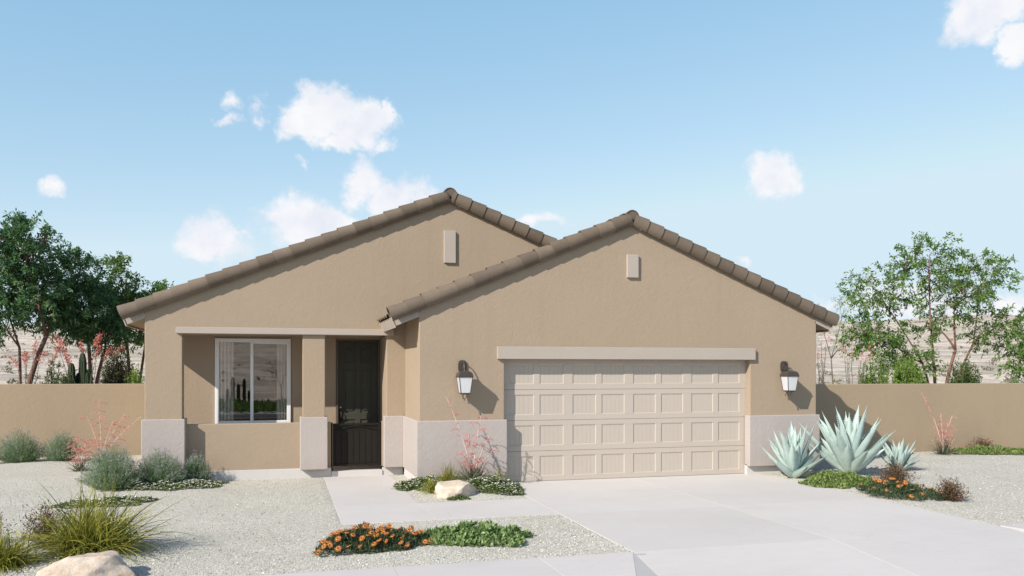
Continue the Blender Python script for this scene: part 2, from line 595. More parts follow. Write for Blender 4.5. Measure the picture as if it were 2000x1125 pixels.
# ------------------------------------------------------------------ sky and clouds (by direction only)
world = bpy.data.worlds.new('World')
sc.world = world
world.use_nodes = True
wt = NT(world.node_tree)
bg = world.node_tree.nodes['Background']
bg.inputs['Strength'].default_value = SKY_STRENGTH
sky = wt.node('ShaderNodeTexSky', sky_type='NISHITA')
sky.sun_disc = False
sky.sun_elevation = SUN_EL
sky.sun_rotation = SUN_ROT
sky.altitude = 300
sky.air_density = 1.0
sky.dust_density = 0.6
sky.ozone_density = 1.6
gen = wt.node('ShaderNodeTexCoord').outputs['Generated']
sep = wt.node('ShaderNodeSeparateXYZ')
wt.l.new(gen, sep.inputs[0])
az = wt.math('MULTIPLY', wt.math('ARCTAN2', sep.outputs[0], sep.outputs[1]), 180 / PI)
el = wt.math('MULTIPLY', wt.math('ARCSINE', sep.outputs[2]), 180 / PI)
comb = wt.node('ShaderNodeCombineXYZ')
wt.l.new(az, comb.inputs[0]); wt.l.new(el, comb.inputs[1])
wn = wt.node('ShaderNodeTexNoise')
wt.l.new(gen, wn.inputs['Vector'])
wn.inputs['Scale'].default_value = 22; wn.inputs['Detail'].default_value = 5; wn.inputs['Roughness'].default_value = .6
wsub = wt.node('ShaderNodeVectorMath', operation='SUBTRACT')
wt.l.new(wn.outputs['Color'], wsub.inputs[0]); wsub.inputs[1].default_value = (.5, .5, .5)
wscl = wt.node('ShaderNodeVectorMath', operation='MULTIPLY')
wt.l.new(wsub.outputs[0], wscl.inputs[0]); wscl.inputs[1].default_value = (4.2, 3.2, 0)
wadd = wt.node('ShaderNodeVectorMath', operation='ADD')
wt.l.new(comb.outputs[0], wadd.inputs[0]); wt.l.new(wscl.outputs[0], wadd.inputs[1])
UV = wadd.outputs[0]
# azimuth and elevation in degrees, half sizes in degrees, thickness
CLOUDS = [
    (2.98, 16.55, 3.00, 2.10, 1.00),
    (5.00, 16.03, 2.57, 1.69, 1.00),
    (6.53, 16.83, 0.79, 0.88, 0.80),
    (1.32, 16.13, 1.82, 1.52, 1.00),
    (3.65, 15.00, 1.86, 0.88, 1.00),
    (6.77, 14.79, 1.42, 0.52, 0.45),
    (-2.95, 17.03, 0.80, 0.98, 0.55),
    (-3.52, 15.75, 1.16, 0.46, 0.55),
    (-1.36, 16.86, 0.44, 1.13, 0.35),
    (-1.23, 15.54, 0.59, 0.36, 0.40),
    (-3.83, 8.29, 2.37, 1.94, 0.90),
    (-4.76, 7.60, 1.64, 1.04, 0.80),
    (-2.19, 8.63, 0.66, 0.53, 0.60),
    (1.48, 9.78, 2.96, 2.13, 1.00),
    (0.33, 9.47, 1.81, 1.52, 1.00),
    (3.15, 9.91, 1.73, 1.53, 1.00),
    (5.27, 12.31, 1.88, 1.90, 1.00),
    (7.05, 11.37, 2.45, 1.61, 0.90),
    (9.47, 11.50, 1.92, 1.00, 0.80),
    (4.66, 10.96, 1.56, 1.15, 0.70),
    (32.91, 12.48, 1.98, 1.61, 0.95),
    (44.81, 20.26, 2.57, 1.61, 1.00),
    (46.58, 18.54, 1.36, 1.18, 1.00),
    (45.99, 20.57, 2.69, 1.52, 1.00),
    (-13.45, 10.84, 0.87, 0.82, 0.70),
    (16.99, 10.13, 2.50, 0.55, 0.60),
    (40.94, 4.17, 4.27, 1.63, 0.90),
    (45.60, 3.39, 2.11, 1.18, 0.80),
    (36.35, 3.99, 2.11, 0.82, 0.40),
    (0.99, 13.47, 0.64, 0.41, 0.40),
    (30.98, 6.80, 0.56, 0.38, 0.40),
    (-11.25, 3.19, 4.83, 1.08, 0.40),
]
mask = None
for (ca, ce, ra, re_, wgt) in CLOUDS:
    s = wt.node('ShaderNodeVectorMath', operation='SUBTRACT')
    wt.l.new(UV, s.inputs[0]); s.inputs[1].default_value = (ca, ce, 0)
    m_ = wt.node('ShaderNodeVectorMath', operation='MULTIPLY')
    wt.l.new(s.outputs[0], m_.inputs[0]); m_.inputs[1].default_value = (1 / ra, 1 / re_, 0)
    ln = wt.node('ShaderNodeVectorMath', operation='LENGTH')
    wt.l.new(m_.outputs[0], ln.inputs[0])
    d = wt.math('MULTIPLY', wt.math('SUBTRACT', 1.0, ln.outputs['Value']), wgt)
    mask = d if mask is None else wt.math('MAXIMUM', mask, d)
fb = wt.noise(gen, 34, 8, .68)
mask = wt.math('ADD', mask, wt.math('MULTIPLY', wt.math('SUBTRACT', fb, .5), 1.15))
mr = wt.node('ShaderNodeMapRange', interpolation_type='SMOOTHSTEP')
wt.l.new(mask, mr.inputs[0])
mr.inputs[1].default_value = -.05; mr.inputs[2].default_value = .54
mr.inputs[3].default_value = 0; mr.inputs[4].default_value = .97
# soft shading inside the clouds, painted as blue-grey noise in their colour
tone = wt.ramp(wt.noise(gen, 20, 6, .6), [(.32, (.83, .86, .93)), (.62, (1.0, 1.0, 1.0))])
CLOUD_V = 6.6
cloud = wt.mix(1.0, tone, (CLOUD_V, CLOUD_V, CLOUD_V * 1.02), 'MULTIPLY')
ssep = wt.node('ShaderNodeSeparateColor')
wt.l.new(sky.outputs[0], ssep.inputs[0])
scomb = wt.node('ShaderNodeCombineColor')
for i, (kk, gg) in enumerate(((1.70, .86), (2.47, .545), (3.33, .37))):
    wt.l.new(wt.math('MINIMUM', wt.math('MULTIPLY', wt.math('POWER', ssep.outputs[i], gg), kk), (4.5, 5.6, 6.3)[i]), scomb.inputs[i])
zen = wt.node('ShaderNodeMapRange', interpolation_type='SMOOTHSTEP')
wt.l.new(el, zen.inputs[0])
zen.inputs[1].default_value = 22; zen.inputs[2].default_value = 50
skyc = wt.mix(zen.outputs[0], scomb.outputs[0], sky.outputs[0])
fin = wt.mix(mr.outputs[0], skyc, cloud)
wt.l.new(fin, bg.inputs['Color'])


# ------------------------------------------------------------------ the ground
def terrain_h(x, y):
    r = math.hypot(x, y)
    a = math.atan2(x, y)
    s1 = min(max((r - 12) / 30, 0), 1)
    z = -.30 + .20 * s1 * s1 * (3 - 2 * s1)
    s2 = min(max((r - 55) / 265, 0), 1)
    top = 17.3 + 1.6 * math.sin(3.1 * a + .6) + 1.0 * math.sin(7.3 * a + 1.9) + .5 * math.sin(17 * a) + .3 * math.sin(41 * a + 1) 
    top += 1.5 * math.exp(-((a - .72) / .12) ** 2)
    if r > 320:
        top -= (r - 320) * .02
    z += top * (s2 ** 1.15)
    z += s2 * (1 - .4 * s2) * 1.1 * mnoise.noise(Vector((x * .03, y * .03, 1.7)))
    z += s2 * .35 * mnoise.noise(Vector((x * .11, y * .11, 4.1)))
    return z


rs = np.concatenate([np.linspace(0.5, 50, 16), np.linspace(56, 330, 70), np.linspace(345, 900, 14)])
na = 360
V3 = np.zeros((len(rs), na + 1, 3))
for i, r in enumerate(rs):
    for j in range(na + 1):
        a = (j % na) * 2 * PI / na
        x, y = r * math.sin(a), r * math.cos(a)
        V3[i, j] = (x, y, terrain_h(x, y))
mb = MB()
mb.grid(V3[:, ::-1])
tag(mb.build('desert_ground', M['desert'], smooth=True), 'pale sandy desert slope rising behind the house', 'hill', kind='structure')

MOUNDS = [(2.9, 13.6, .75, .10), (2.3, 14.3, .5, .05), (-2.2, 15.4, .9, .06), (9.9, 13.2, 1.0, .07), (9.4, 11.0, .6, .03), (-2.1, 9.8, .9, .05),
          (-5, 20, 1.2, .05), (15.3, 16.2, 1.2, .05), (1.6, 9.5, .9, .03)]


def yard_h(x, y):
    z = .004 + .012 * mnoise.noise(Vector((x * .9, y * .9, .3))) + .007 * mnoise.noise(Vector((x * 4, y * 4, 2.3)))
    for mx, my, s, h in MOUNDS:
        d2 = ((x - mx) ** 2 + (y - my) ** 2) / (s * s)
        if d2 < 9:
            z += h * math.exp(-d2)
    # dips to meet the paving
    for x0, x1, y0, y1 in PAVED:
        dx = max(x0 - x, 0, x - x1); dy = max(y0 - y, 0, y - y1)
        d = math.hypot(dx, dy)
        if d < .3:
            k = d / .3
            z = z * k + .004 * (1 - k)
        if d == 0 and min(x - x0, x1 - x, y - y0, y1 - y) > .14:
            z = -.05
    return z


PAVED = [(.76, 1.98, 12.5, 16.1), (.76, 3.74, 11.07, 12.5), (3.74, 8.9, 8.53, 14.45), (-40, 3.74, 6.8, 8.53), (3.74, 40, 6.8, 8.70)]
xs = np.arange(-18, 32.01, .14)
ys = np.arange(8.42, 22.1, .12)
G = np.array([[(x, y, yard_h(x, y)) for y in ys] for x in xs])
mb = MB(); mb.grid(G[::-1])
tag(mb.build('gravel_yard', M['gravel'], smooth=True), 'pale crushed gravel yard', 'ground', kind='structure')

# loose pebbles, denser close to the street
n = 60000
u = rng.random(n)
py = 8.55 / (1 - u * (1 - 8.55 / 17.0))
px = np.where(rng.random(n) < .75, rng.uniform(-5.5, 5, n) * (py / 9.5), rng.uniform(8.8, 19, n))
keep = []
for x, y in zip(px, py):
    ok = not any(x0 - .01 <= x <= x1 + .01 and y0 - .01 <= y <= y1 + .01 for x0, x1, y0, y1 in PAVED)
    if x > 2.2 and y > 14.2 and x < 10.2: ok = False
    if -2.4 < x < 2.3 and y > 16.0: ok = False
    keep.append(ok)
keep = np.array(keep)
px, py = px[keep], py[keep]
pz = np.array([yard_h(x, y) for x, y in zip(px, py)])
n = len(px)
oct_v = np.array([(1, 0, 0), (0, 1, 0), (-1, 0, 0), (0, -1, 0), (0, 0, .7), (0, 0, -.7)], float)
oct_f = np.array([(0, 1, 4), (1, 2, 4), (2, 3, 4), (3, 0, 4), (1, 0, 5), (2, 1, 5), (3, 2, 5), (0, 3, 5)])
sz = rng.uniform(.004, .0095, n) * (1 + (rng.random(n) < .06) * .6)
ang = rng.uniform(0, 2 * PI, n)
ov = oct_v[None] * rng.uniform(.6, 1.4, (n, 6, 3)) * sz[:, None, None]
ca_, sa_ = np.cos(ang)[:, None], np.sin(ang)[:, None]
ox = ov[..., 0] * ca_ - ov[..., 1] * sa_
oy = ov[..., 0] * sa_ + ov[..., 1] * ca_
V = np.stack([px[:, None] + ox, py[:, None] + oy, pz[:, None] + ov[..., 2] + sz[:, None] * .25], -1)
mb = MB(); mb.add(V.reshape(-1, 3), (oct_f[None] + (np.arange(n) * 6)[:, None, None]).reshape(-1, 3))
tag(mb.build('loose_gravel', M['pebble']), 'loose pale pebbles over the gravel yard', 'gravel', kind='stuff')

# paving
mb = MB()
g_ = .0018
mb.box(.76, 1.98, 12.5 + g_, 16.06, -.12, .010)
mb.box(.76, 1.98, 11.07, 12.5 - g_, -.12, .010)
mb.box(1.98 + 2 * g_, 3.74 - g_, 11.07, 12.5, -.12, .010)
tag(mb.build('path', M['concrete'], bevel=.002), 'pale concrete entry walk from driveway to gate', 'path', kind='structure')
mb = MB()
for x0, x1 in ((3.74, 6.3), (6.3, 8.9)):
    for y0, y1 in ((8.53, 11.07), (11.07, 14.5)):
        mb.box(x0 + g_, x1 - g_, y0 + g_, y1 - g_, -.12, .010)
# sloping apron towards the street
for x0, x1 in ((3.56, 6.3), (6.3, 9.05)):
    xa = 3.74 if x0 < 4 else x0
    xb = 8.9 if x1 > 9 else x1
    mb.prism_xy([(xa + g_, 8.53 - g_), (xb - g_, 8.53 - g_), (x1 - g_, 6.85), (x0 + g_, 6.85)], -.3, [.010, .010, -.12, -.12])
tag(mb.build('driveway', M['concrete'], bevel=.002), 'wide pale concrete driveway in front of the garage', 'driveway', kind='structure')
mb = MB()
for x0 in np.arange(-20.6, 2, 1.55):
    mb.box(x0 + g_, x0 + 1.55 - g_, 7.0, 8.53, -.15, .012)
x_end = -20.6 + 1.55 * len(np.arange(-20.6, 2, 1.55))
mb.prism_xy([(x_end + g_, 8.53), (3.733, 8.53), (3.12, 7.0), (x_end + g_, 7.0)], -.15, .012)
mb.prism_xy([(3.735, 8.527), (3.122, 7.0), (3.555, 6.86)], -.3, [.011, .008, -.115])
mb.prism_xy([(8.93, 8.72), (10.6, 8.72), (10.6, 7.0), (9.5, 7.0)], -.15, .012)
for x0 in np.arange(10.6, 34, 1.55):
    mb.box(x0 + g_, x0 + 1.55 - g_, 7.0, 8.72, -.15, .012)
mb.prism_xy([(8.92, 8.70), (9.49, 7.0), (9.07, 6.86)], -.3, [.011, .008, -.115])
tag(mb.build('pavement', M['concrete'], bevel=.002), 'concrete pavement along the street', 'pavement', kind='structure')
mb = MB()
mb.box(-30, 3.1, 6.83, 6.995, -.4, .008); mb.box(9.52, 40, 6.83, 6.995, -.4, .008)
mb.box(-30, 40, -6.2, -6.0, -.4, .0)
tag(mb.build('kerb', M['concrete'], bevel=.02), 'concrete kerb along the street', 'kerb', kind='structure')
mb = MB(); mb.box(-60, 70, -6.0, 6.84, -.5, -.14)
tag(mb.build('street', M['asphalt']), 'dark asphalt street in front of the plot', 'street', kind='structure')

# ------------------------------------------------------------------ the house
YF, YG = 15.95, 14.26            # front planes: main wing and garage wing
house = empty('house', (3, 16, 0), 'single storey tan stucco house with two gables and a double garage', 'house')
H0 = Vector((3, 16, 0))


def hp(mb, name, mat, parent=None, **kw):
    """a part of the house: meshes are given in world coordinates"""
    o = mb.build(name, mat, None, **kw)
    if parent is None:
        o.parent = house
        o.matrix_parent_inverse.identity()
        o.location = -H0
    else:
        o.parent = parent
    return o


XA, ZA, MA, EA = 3.14, 5.236, .405, 5.47     # main gable: apex x, wall apex z, pitch, half width
XB, ZB, MBP = 6.2, 4.65, .415               # garage gable
mb = MB()
up = .10
mb.prism_xz([(-2.33, .165), (-2.33, 3.02 + up), (XA, ZA + up), (8.6, 3.02 + up), (8.6, .165), (1.924, .165), (1.924, 2.67), (.783, 2.67), (.783, .165),
             (.376, .165), (.376, 2.67), (-1.708, 2.67), (-1.708, .165)], YF, YF + .3)
# porch recess
mb.box(-2.33, -2.08, YF + .3, 17.0, 2.67, 3.10)
mb.box(-2.08, 1.924, YF + .3, 17.0, 2.673, 2.75)
mb.box(1.924, 2.12, YF + .3, 17.0, .11, 2.673)
WX0, WX1, WZ0, WZ1 = -1.232, .175, .93, 2.625
DX0, DX1, DZ1 = 1.054, 1.909, 2.615
mb.box(-2.33, WX0, 17.0, 17.2, .0, 3.05)
mb.box(WX0, WX1, 17.0, 17.2, .0, WZ0); mb.box(WX0, WX1, 17.0, 17.2, WZ1, 3.05)
mb.box(WX1, DX0, 17.0, 17.2, .0, 3.05)
mb.box(DX0, DX1, 17.0, 17.2, DZ1, 3.05)
mb.box(DX1, 2.3, 17.0, 17.2, .0, 3.05)
# far walls
mb.box(-2.33, -2.1, 17.2, 30, 0, 3.05)
mb.box(8.4, 8.6, YF + .3, 30, 0, 3.05)
mb.prism_xz([(-2.1, 0), (-2.1, 3.1), (XA, ZA), (8.4, 3.1), (8.4, 0)], 29.8, 30)
# low porch wall between the posts
mb.box(-1.72, .897, 16.11, 16.24, .17, 1.03)
mb.box(1.85, 1.96, 16.11, 16.24, .17, 1.03)
hp(mb, 'wall', M['stucco'], bevel=.012)

mb = MB()
mb.prism_xz([(2.278, .165), (2.278, 3.02 + up), (XB, ZB + up), (10.135, 3.02 + up), (10.135, .165), (8.67, .165), (8.67, 2.211), (3.79, 2.211), (3.79, .165)], YG, YG + .15)
mb.box(2.278, 2.43, YG + .15, YF, .165, 3.10)
mb.box(9.985, 10.135, YG + .15, 24, .165, 3.10)
mb.box(8.6, 10.0, 23.8, 24, .165, 3.1)
hp(mb, 'garage_wall', M['stucco'], bevel=.012)

# pale stucco base, a step proud of the walls, each block a part
for blk in ([(-2.38, -1.66, 15.9, 16.3)], [(.33, .828, 15.9, 16.3)], [(1.874, 2.24, 15.9, 16.105)],
            [(2.228, 3.83, 14.21, 14.39), (2.228, 2.3, 14.39, 15.9)], [(8.632, 10.185, 14.21, 14.39), (10.1, 10.185, 14.39, 22)]):
    mb = MB()
    for x0, x1, y0, y1 in blk:
        mb.box(x0, x1, y0, y1, .165, 1.14)
    hp(mb, 'stucco_base', M['base'], bevel=.012)

mb = MB(); mb.box(-1.81, 2.062, 15.885, 16.0, 2.668, 2.782)
hp(mb, 'lintel', M['trim'], bevel=.006)
mb = MB(); mb.box(3.654, 8.756, 14.195, 14.30, 2.208, 2.427)
hp(mb, 'lintel', M['trim'], bevel=.006)
for x0, x1, z0, z1, y in ((3.025, 3.257, 4.083, 4.708, YF), (6.112, 6.337, 3.711, 4.134, YG)):
    mb = MB(); mb.box(x0, x1, y - .05, y + .02, z0, z1)
    hp(mb, 'gable_vent', M['trim'], bevel=.008)

mb = MB()
mb.box(-2.30, .90, 16.05, 17.0, -.3, .178)
hp(mb, 'foundation', M['stem'], bevel=.006)
mb = MB()
mb.box(1.86, 2.25, 16.05, 17.0, -.3, .150)
hp(mb, 'foundation', M['stem'], bevel=.006)
mb = MB()
mb.box(2.30, 3.79, 14.31, 14.40, -.3, .20)
mb.box(2.262, 2.40, 14.40, 16.0, -.3, .20)
hp(mb, 'foundation', M['stem'], bevel=.006)
mb = MB()
mb.box(8.632, 10.11, 14.31, 14.40, -.3, .20); mb.box(10.0, 10.11, 14.40, 24, -.3, .20)
hp(mb, 'foundation', M['stem'], bevel=.006)
mb = MB(); mb.box(.903, 1.857, 16.03, 17.1, -.3, .11)
hp(mb, 'porch_floor', M['concrete'], bevel=.006)

# window
mb = MB()
yw0, yw1 = 16.965, 17.08
fw = .075
mb.box(WX0, WX0 + fw, yw0, yw1, WZ0, WZ1); mb.box(WX1 - fw, WX1, yw0, yw1, WZ0, WZ1)
mb.box(WX0 + fw, WX1 - fw, yw0, yw1, WZ1 - fw, WZ1); mb.box(WX0 + fw, WX1 - fw, yw0, yw1, WZ0, WZ0 + .10)
xm = -.555
win = hp(mb, 'window', M['white'], bevel=.006)
mb = MB(); mb.box(xm - .028, xm + .028, 16.975, 17.05, WZ0 + .10, WZ1 - fw)
mb.box(xm + .028, WX1 - fw, 16.985, 17.03, WZ1 - fw - .028, WZ1 - fw)
hp(mb, 'sash', M['white'], win, bevel=.004)
for a, b_, yy in ((WX0 + fw, xm - .028, 17.03), (xm + .028, WX1 - fw, 17.02)):
    mb = MB(); mb.add([(a, yy, WZ0 + .1), (b_, yy, WZ0 + .1), (b_, yy, WZ1 - fw), (a, yy, WZ1 - fw)], [(0, 1, 2, 3)])
    hp(mb, 'pane', M['glass'], win)
for a, b_ in ((-1.19, -.90), (-.09, .14)):
    t = np.linspace(0, 1, 90)
    zz = np.linspace(.6, 2.7, 6)
    gx = a + (b_ - a) * t
    gy = 17.16 + .05 * np.sin(t * 2 * PI * 4.3 + a) + .012 * np.sin(t * 2 * PI * 9 + 1)
    W3 = np.stack([np.repeat(gx[None], 6, 0), np.repeat(gy[None], 6, 0), np.repeat(zz[:, None], 90, 1)], -1)
    mb = MB(); mb.grid(W3)
    hp(mb, 'curtain', M['curtain'], win, smooth=True)
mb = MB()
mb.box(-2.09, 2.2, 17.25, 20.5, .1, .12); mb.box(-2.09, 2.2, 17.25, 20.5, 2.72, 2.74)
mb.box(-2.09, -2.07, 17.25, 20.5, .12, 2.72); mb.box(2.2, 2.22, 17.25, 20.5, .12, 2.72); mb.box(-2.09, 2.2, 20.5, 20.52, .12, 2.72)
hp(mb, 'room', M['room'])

# front door
lx0, lx1, lz0, lz1 = 1.093, 1.870, .13, 2.583
mb = MB()
mb.box(lx0, lx1, 17.06, 17.11, lz0, lz1)
W_ = lx1 - lx0
rows = [(2.16, 2.47), (1.15, 2.05), (.35, 1.02)]
xsd = [(lx0 + .10, lx0 + W_ / 2 - .05), (lx0 + W_ / 2 + .05, lx1 - .10)]
# stiles and rails stand proud of the panels
for x0, x1 in ((lx0 + .001, xsd[0][0]), (xsd[0][1], xsd[1][0]), (xsd[1][1], lx1 - .001)):
    mb.box(x0, x1, 17.042, 17.062, lz0 + .001, lz1 - .001)
zl = [lz0 + .002, .35, 1.02, 1.15, 2.05, 2.16, 2.47, lz1 - .002]
for k in range(0, 8, 2):
    for x0, x1 in xsd:
        mb.box(x0, x1, 17.0425, 17.0615, zl[k], zl[k + 1])
for z0, z1 in rows:
    for x0, x1 in xsd:
        mb.box(x0 + .045, x1 - .045, 17.047, 17.0615, z0 + .045, z1 - .045)
door = hp(mb, 'front_door', M['door'], bevel=.005)
mb = MB()
mb.box(lx0 + .03, lx0 + .075, 17.027, 17.042, .98, 1.28)
mb.lathe([(0, 0), (.02, 0), (.026, .02), (.02, .04), (0, .045)], (lx0 + .052, 17.0, 1.24), 12)
mb.tube([(lx0 + .052, 17.02, 1.18), (lx0 + .052, 16.985, 1.16), (lx0 + .052, 16.98, 1.09), (lx0 + .052, 17.02, 1.03)], .009, 8)
hp(mb, 'handle', M['bronze'], door, smooth=True)
mb = MB()
mb.box(DX0, lx0 - .003, 16.975, 17.12, .11, DZ1); mb.box(lx1 + .003, DX1, 16.975, 17.12, .11, DZ1); mb.box(lx0 - .003, lx1 + .003, 16.975, 17.12, lz1 + .004, DZ1)
hp(mb, 'door_frame', M['door_frame'], bevel=.005)

# low metal gate
gate_y = 16.15
gx0, gx1 = .935, 1.825
mb = MB()
mb.box(gx0, gx1, gate_y + .012, gate_y + .03, .19, 1.0)
npl = 7
pw = (gx1 - gx0 - .08) / npl
for k in range(npl):
    mb.box(gx0 + .04 + k * pw + .004, gx0 + .04 + (k + 1) * pw - .004, gate_y, gate_y + .012, .235, .86)
mb.box(gx0, gx1, gate_y - .012, gate_y + .011, .19, .232)
mb.box(gx0, gx0 + .038, gate_y - .012, gate_y + .011, .234, .958); mb.box(gx1 - .038, gx1, gate_y - .012, gate_y + .011, .234, .958)
mb.box(gx0, gx1, gate_y - .012, gate_y + .011, .96, 1.0)
arch = [(gx0 + .04 + (gx1 - gx0 - .08) * t, gate_y - .004, .86 + .085 * math.sin(PI * t)) for t in np.linspace(0, 1, 15)]
mb.tube(arch, .014, 6)
gate = hp(mb, 'gate', M['gate'], bevel=.003)
for x in (.898, 1.828):
    mb = MB(); mb.box(x, x + .032, gate_y - .02, gate_y + .02, .075, 1.02)
    hp(mb, 'gate_post', M['gate'], gate, bevel=.003)

# garage door: four sections of eight beadboard panels
mb = MB()
gdy = 14.412
DW0, DW1 = 3.72, 8.74
sec_h = .5535
left = 3.79 + .137
pan = []
x = left
for k in range(8):
    pan.append((x, x + .455))
    x += .455 + (.11 if k % 2 == 0 else .175)
for s in range(4):
    z0 = s * sec_h + .014; z1 = (s + 1) * sec_h - .002 + (.02 if s == 3 else 0)
    if s: z0 = s * sec_h + .003
    mb.box(DW0, DW1, gdy + .020, gdy + .05, z0, z1)
    pz0, pz1 = s * sec_h + .098, s * sec_h + .462
    mb.box(DW0, DW1, gdy, gdy + .020, z0, pz0); mb.box(DW0, DW1, gdy, gdy + .020, pz1, z1)
    edges = [DW0] + [v for p in pan for v in p] + [DW1]
    for k in range(0, len(edges), 2):
        mb.box(edges[k], edges[k + 1], gdy + .0003, gdy + .020, pz0, pz1)
    for a, b_ in pan:
        i_ = .020
        o4 = [(a, gdy, pz0), (b_, gdy, pz0), (b_, gdy, pz1), (a, gdy, pz1)]
        i4 = [(a + i_, gdy + .011, pz0 + i_), (b_ - i_, gdy + .011, pz0 + i_), (b_ - i_, gdy + .011, pz1 - i_), (a + i_, gdy + .011, pz1 - i_)]
        mb.add(o4 + i4, [(k, (k + 1) % 4, 4 + (k + 1) % 4, 4 + k) for k in range(4)])
        nb = 5
        w = (b_ - a - 2 * i_) / nb
        for k in range(nb):
            mb.box(a + i_ + k * w + .0008, a + i_ + (k + 1) * w - .0008, gdy + .0102, gdy + .0205, pz0 + i_, pz1 - i_)
gd = hp(mb, 'garage_door', M['garage_door'], bevel=.002, segs=2)
mb = MB(); mb.box(DW0, DW1, gdy - .004, gdy + .03, .009, .0125)
hp(mb, 'bottom_seal', M['gate'], gd)


# roof
def slope(xa, za, m, s):
    al = math.atan(m)
    e = np.array([s * math.cos(al), 0, -math.sin(al)])
    nn = np.array([s * math.sin(al), 0, math.cos(al)])

    def P(t, y, h):
        return np.array([xa, 0, za]) + t * e + h * nn + np.array([0, y, 0])
    return P


def deck(mb, P, t0, t1, y0, y1, h0, h1):
    V = [P(t, y, h) for h in (h0, h1) for y in (y0, y1) for t in (t0, t1)]
    F = [(0, 2, 3, 1), (4, 5, 7, 6), (0, 1, 5, 4), (2, 6, 7, 3), (0, 4, 6, 2), (1, 3, 7, 5)]
    mb.add(V, F)


def rake(mb, P, L, yf):
    ex = .313
    nt_ = int(L / ex) + 1
    for i in range(nt_):
        tl = L - i * ex
        tu = max(tl - .37, -.02)
        jit = random.uniform(-.003, .003)
        def ring(tt, rr, hh, shrink):
            c_y, c_h = yf - .005, .122 + hh
            pts_ = []
            for a in np.linspace(PI + R(58), 0, 19):
                pts_.append(P(tt, c_y + rr * shrink * math.cos(a), c_h + rr * shrink * math.sin(a)))
            pts_.append(P(tt, c_y + rr * shrink, c_h - .05))
            return np.array(pts_)
        lo, up_ = (tl, .146, .008 + jit), (tu, .126, -.003 + jit)
        mb.grid(np.stack([ring(*lo, 1), ring(*up_, 1)]))
        mb.grid(np.stack([ring(*lo, .9), ring(*lo, 1)]))
        mb.grid(np.stack([ring(*up_, .9), ring(*lo, .9)]))


def field(mb, P, L, y0, y1, t_from=0.0):
    yy = np.arange(y0, y1, .3 / 8)
    wv = .045 * (.5 + .5 * np.cos(2 * PI * (yy - y0) / .3)) ** .8
    nc = int((L - t_from) / .33) + 1
    for i in range(nc):
        tl = L + .03 - i * .33
        tu = max(tl - .36, t_from)
        A = np.array([P(tu, y, .09 + w) for y, w in zip(yy, wv)])
        B = np.array([P(tl, y, .09 + w + .022) for y, w in zip(yy, wv)])
        C = np.array([P(tl - .004, y, .09 + w + .006) for y, w in zip(yy, wv)])
        mb.grid(np.stack([A, B, C]))


def ridge(mb, xa, zc, y0, y1):
    y = y0
    while y < y1:
        def arc(yy, r):
            return np.array([(xa + r * math.cos(a), yy, zc + r * math.sin(a)) for a in np.linspace(-.35, PI + .35, 17)])
        mb.grid(np.stack([arc(y, .135), arc(y + .40, .115)]))
        mb.grid(np.stack([arc(y, .12), arc(y, .135)]))
        if y == y0:
            front = arc(y + .012, .122)
            mb.add(front, [tuple(range(len(front)))])
        y += .36


def gable_roof(xa, za, m, half, over_l, over_r, yf, yb, y_left, name):
    root = None
    parts = {}
    mdeck, mrake, mfield = MB(), MB(), MB()
    mf, mr_ = [], MB()
    for s, ov in ((-1, over_l), (1, over_r)):
        P = slope(xa, za, m, s)
        L = (half + ov) / math.cos(math.atan(m))
        yend = y_left if (s == -1 and y_left) else yb
        deck(mdeck, P, .05, L - .022, yf + .012, yend, -.075, .085)
        if s == -1 and y_left:
            deck(mdeck, P, .05, 2.2, y_left - .002, yb, -.0, .084)
            field(mfield, P, 2.3, y_left, yb, .02)
        rake(mrake, P, L, yf)
        field(mfield, P, L, yf + .16, yend, .02)
        f_ = MB(); deck(f_, P, L - .020, L, yf - .02, yend, -.11, .075)
        # sloped board under the verge tiles, only where the eave passes the wall
        deck(f_, P, L - ov / math.cos(math.atan(m)) - .0, L - .021, yf + .0, yf + .010, -.085, .02)
        mf.append(f_)
    ridge(mr_, xa, za + .165, yf - .085, yb)
    root = hp(mfield, 'roof', M['tile'], smooth=True)
    o = hp(mdeck, 'soffit', M['soffit'], root)
    hp(mrake, 'verge_tiles', M['tile'], root, smooth=True)
    hp(mr_, 'ridge_tiles', M['tile'], root, smooth=True)
    for f_ in mf:
        hp(f_, 'fascia', M['fascia'], root, bevel=.004)
    return root


gable_roof(XA, ZA, MA, EA, .345, .38, YF, 30.4, None, 'main')
gable_roof(XB, ZB, MBP, 3.93, .45, .365, YG, 24.3, 16.1, 'garage')

# ------------------------------------------------------------------ wall lanterns
FINISHED = None


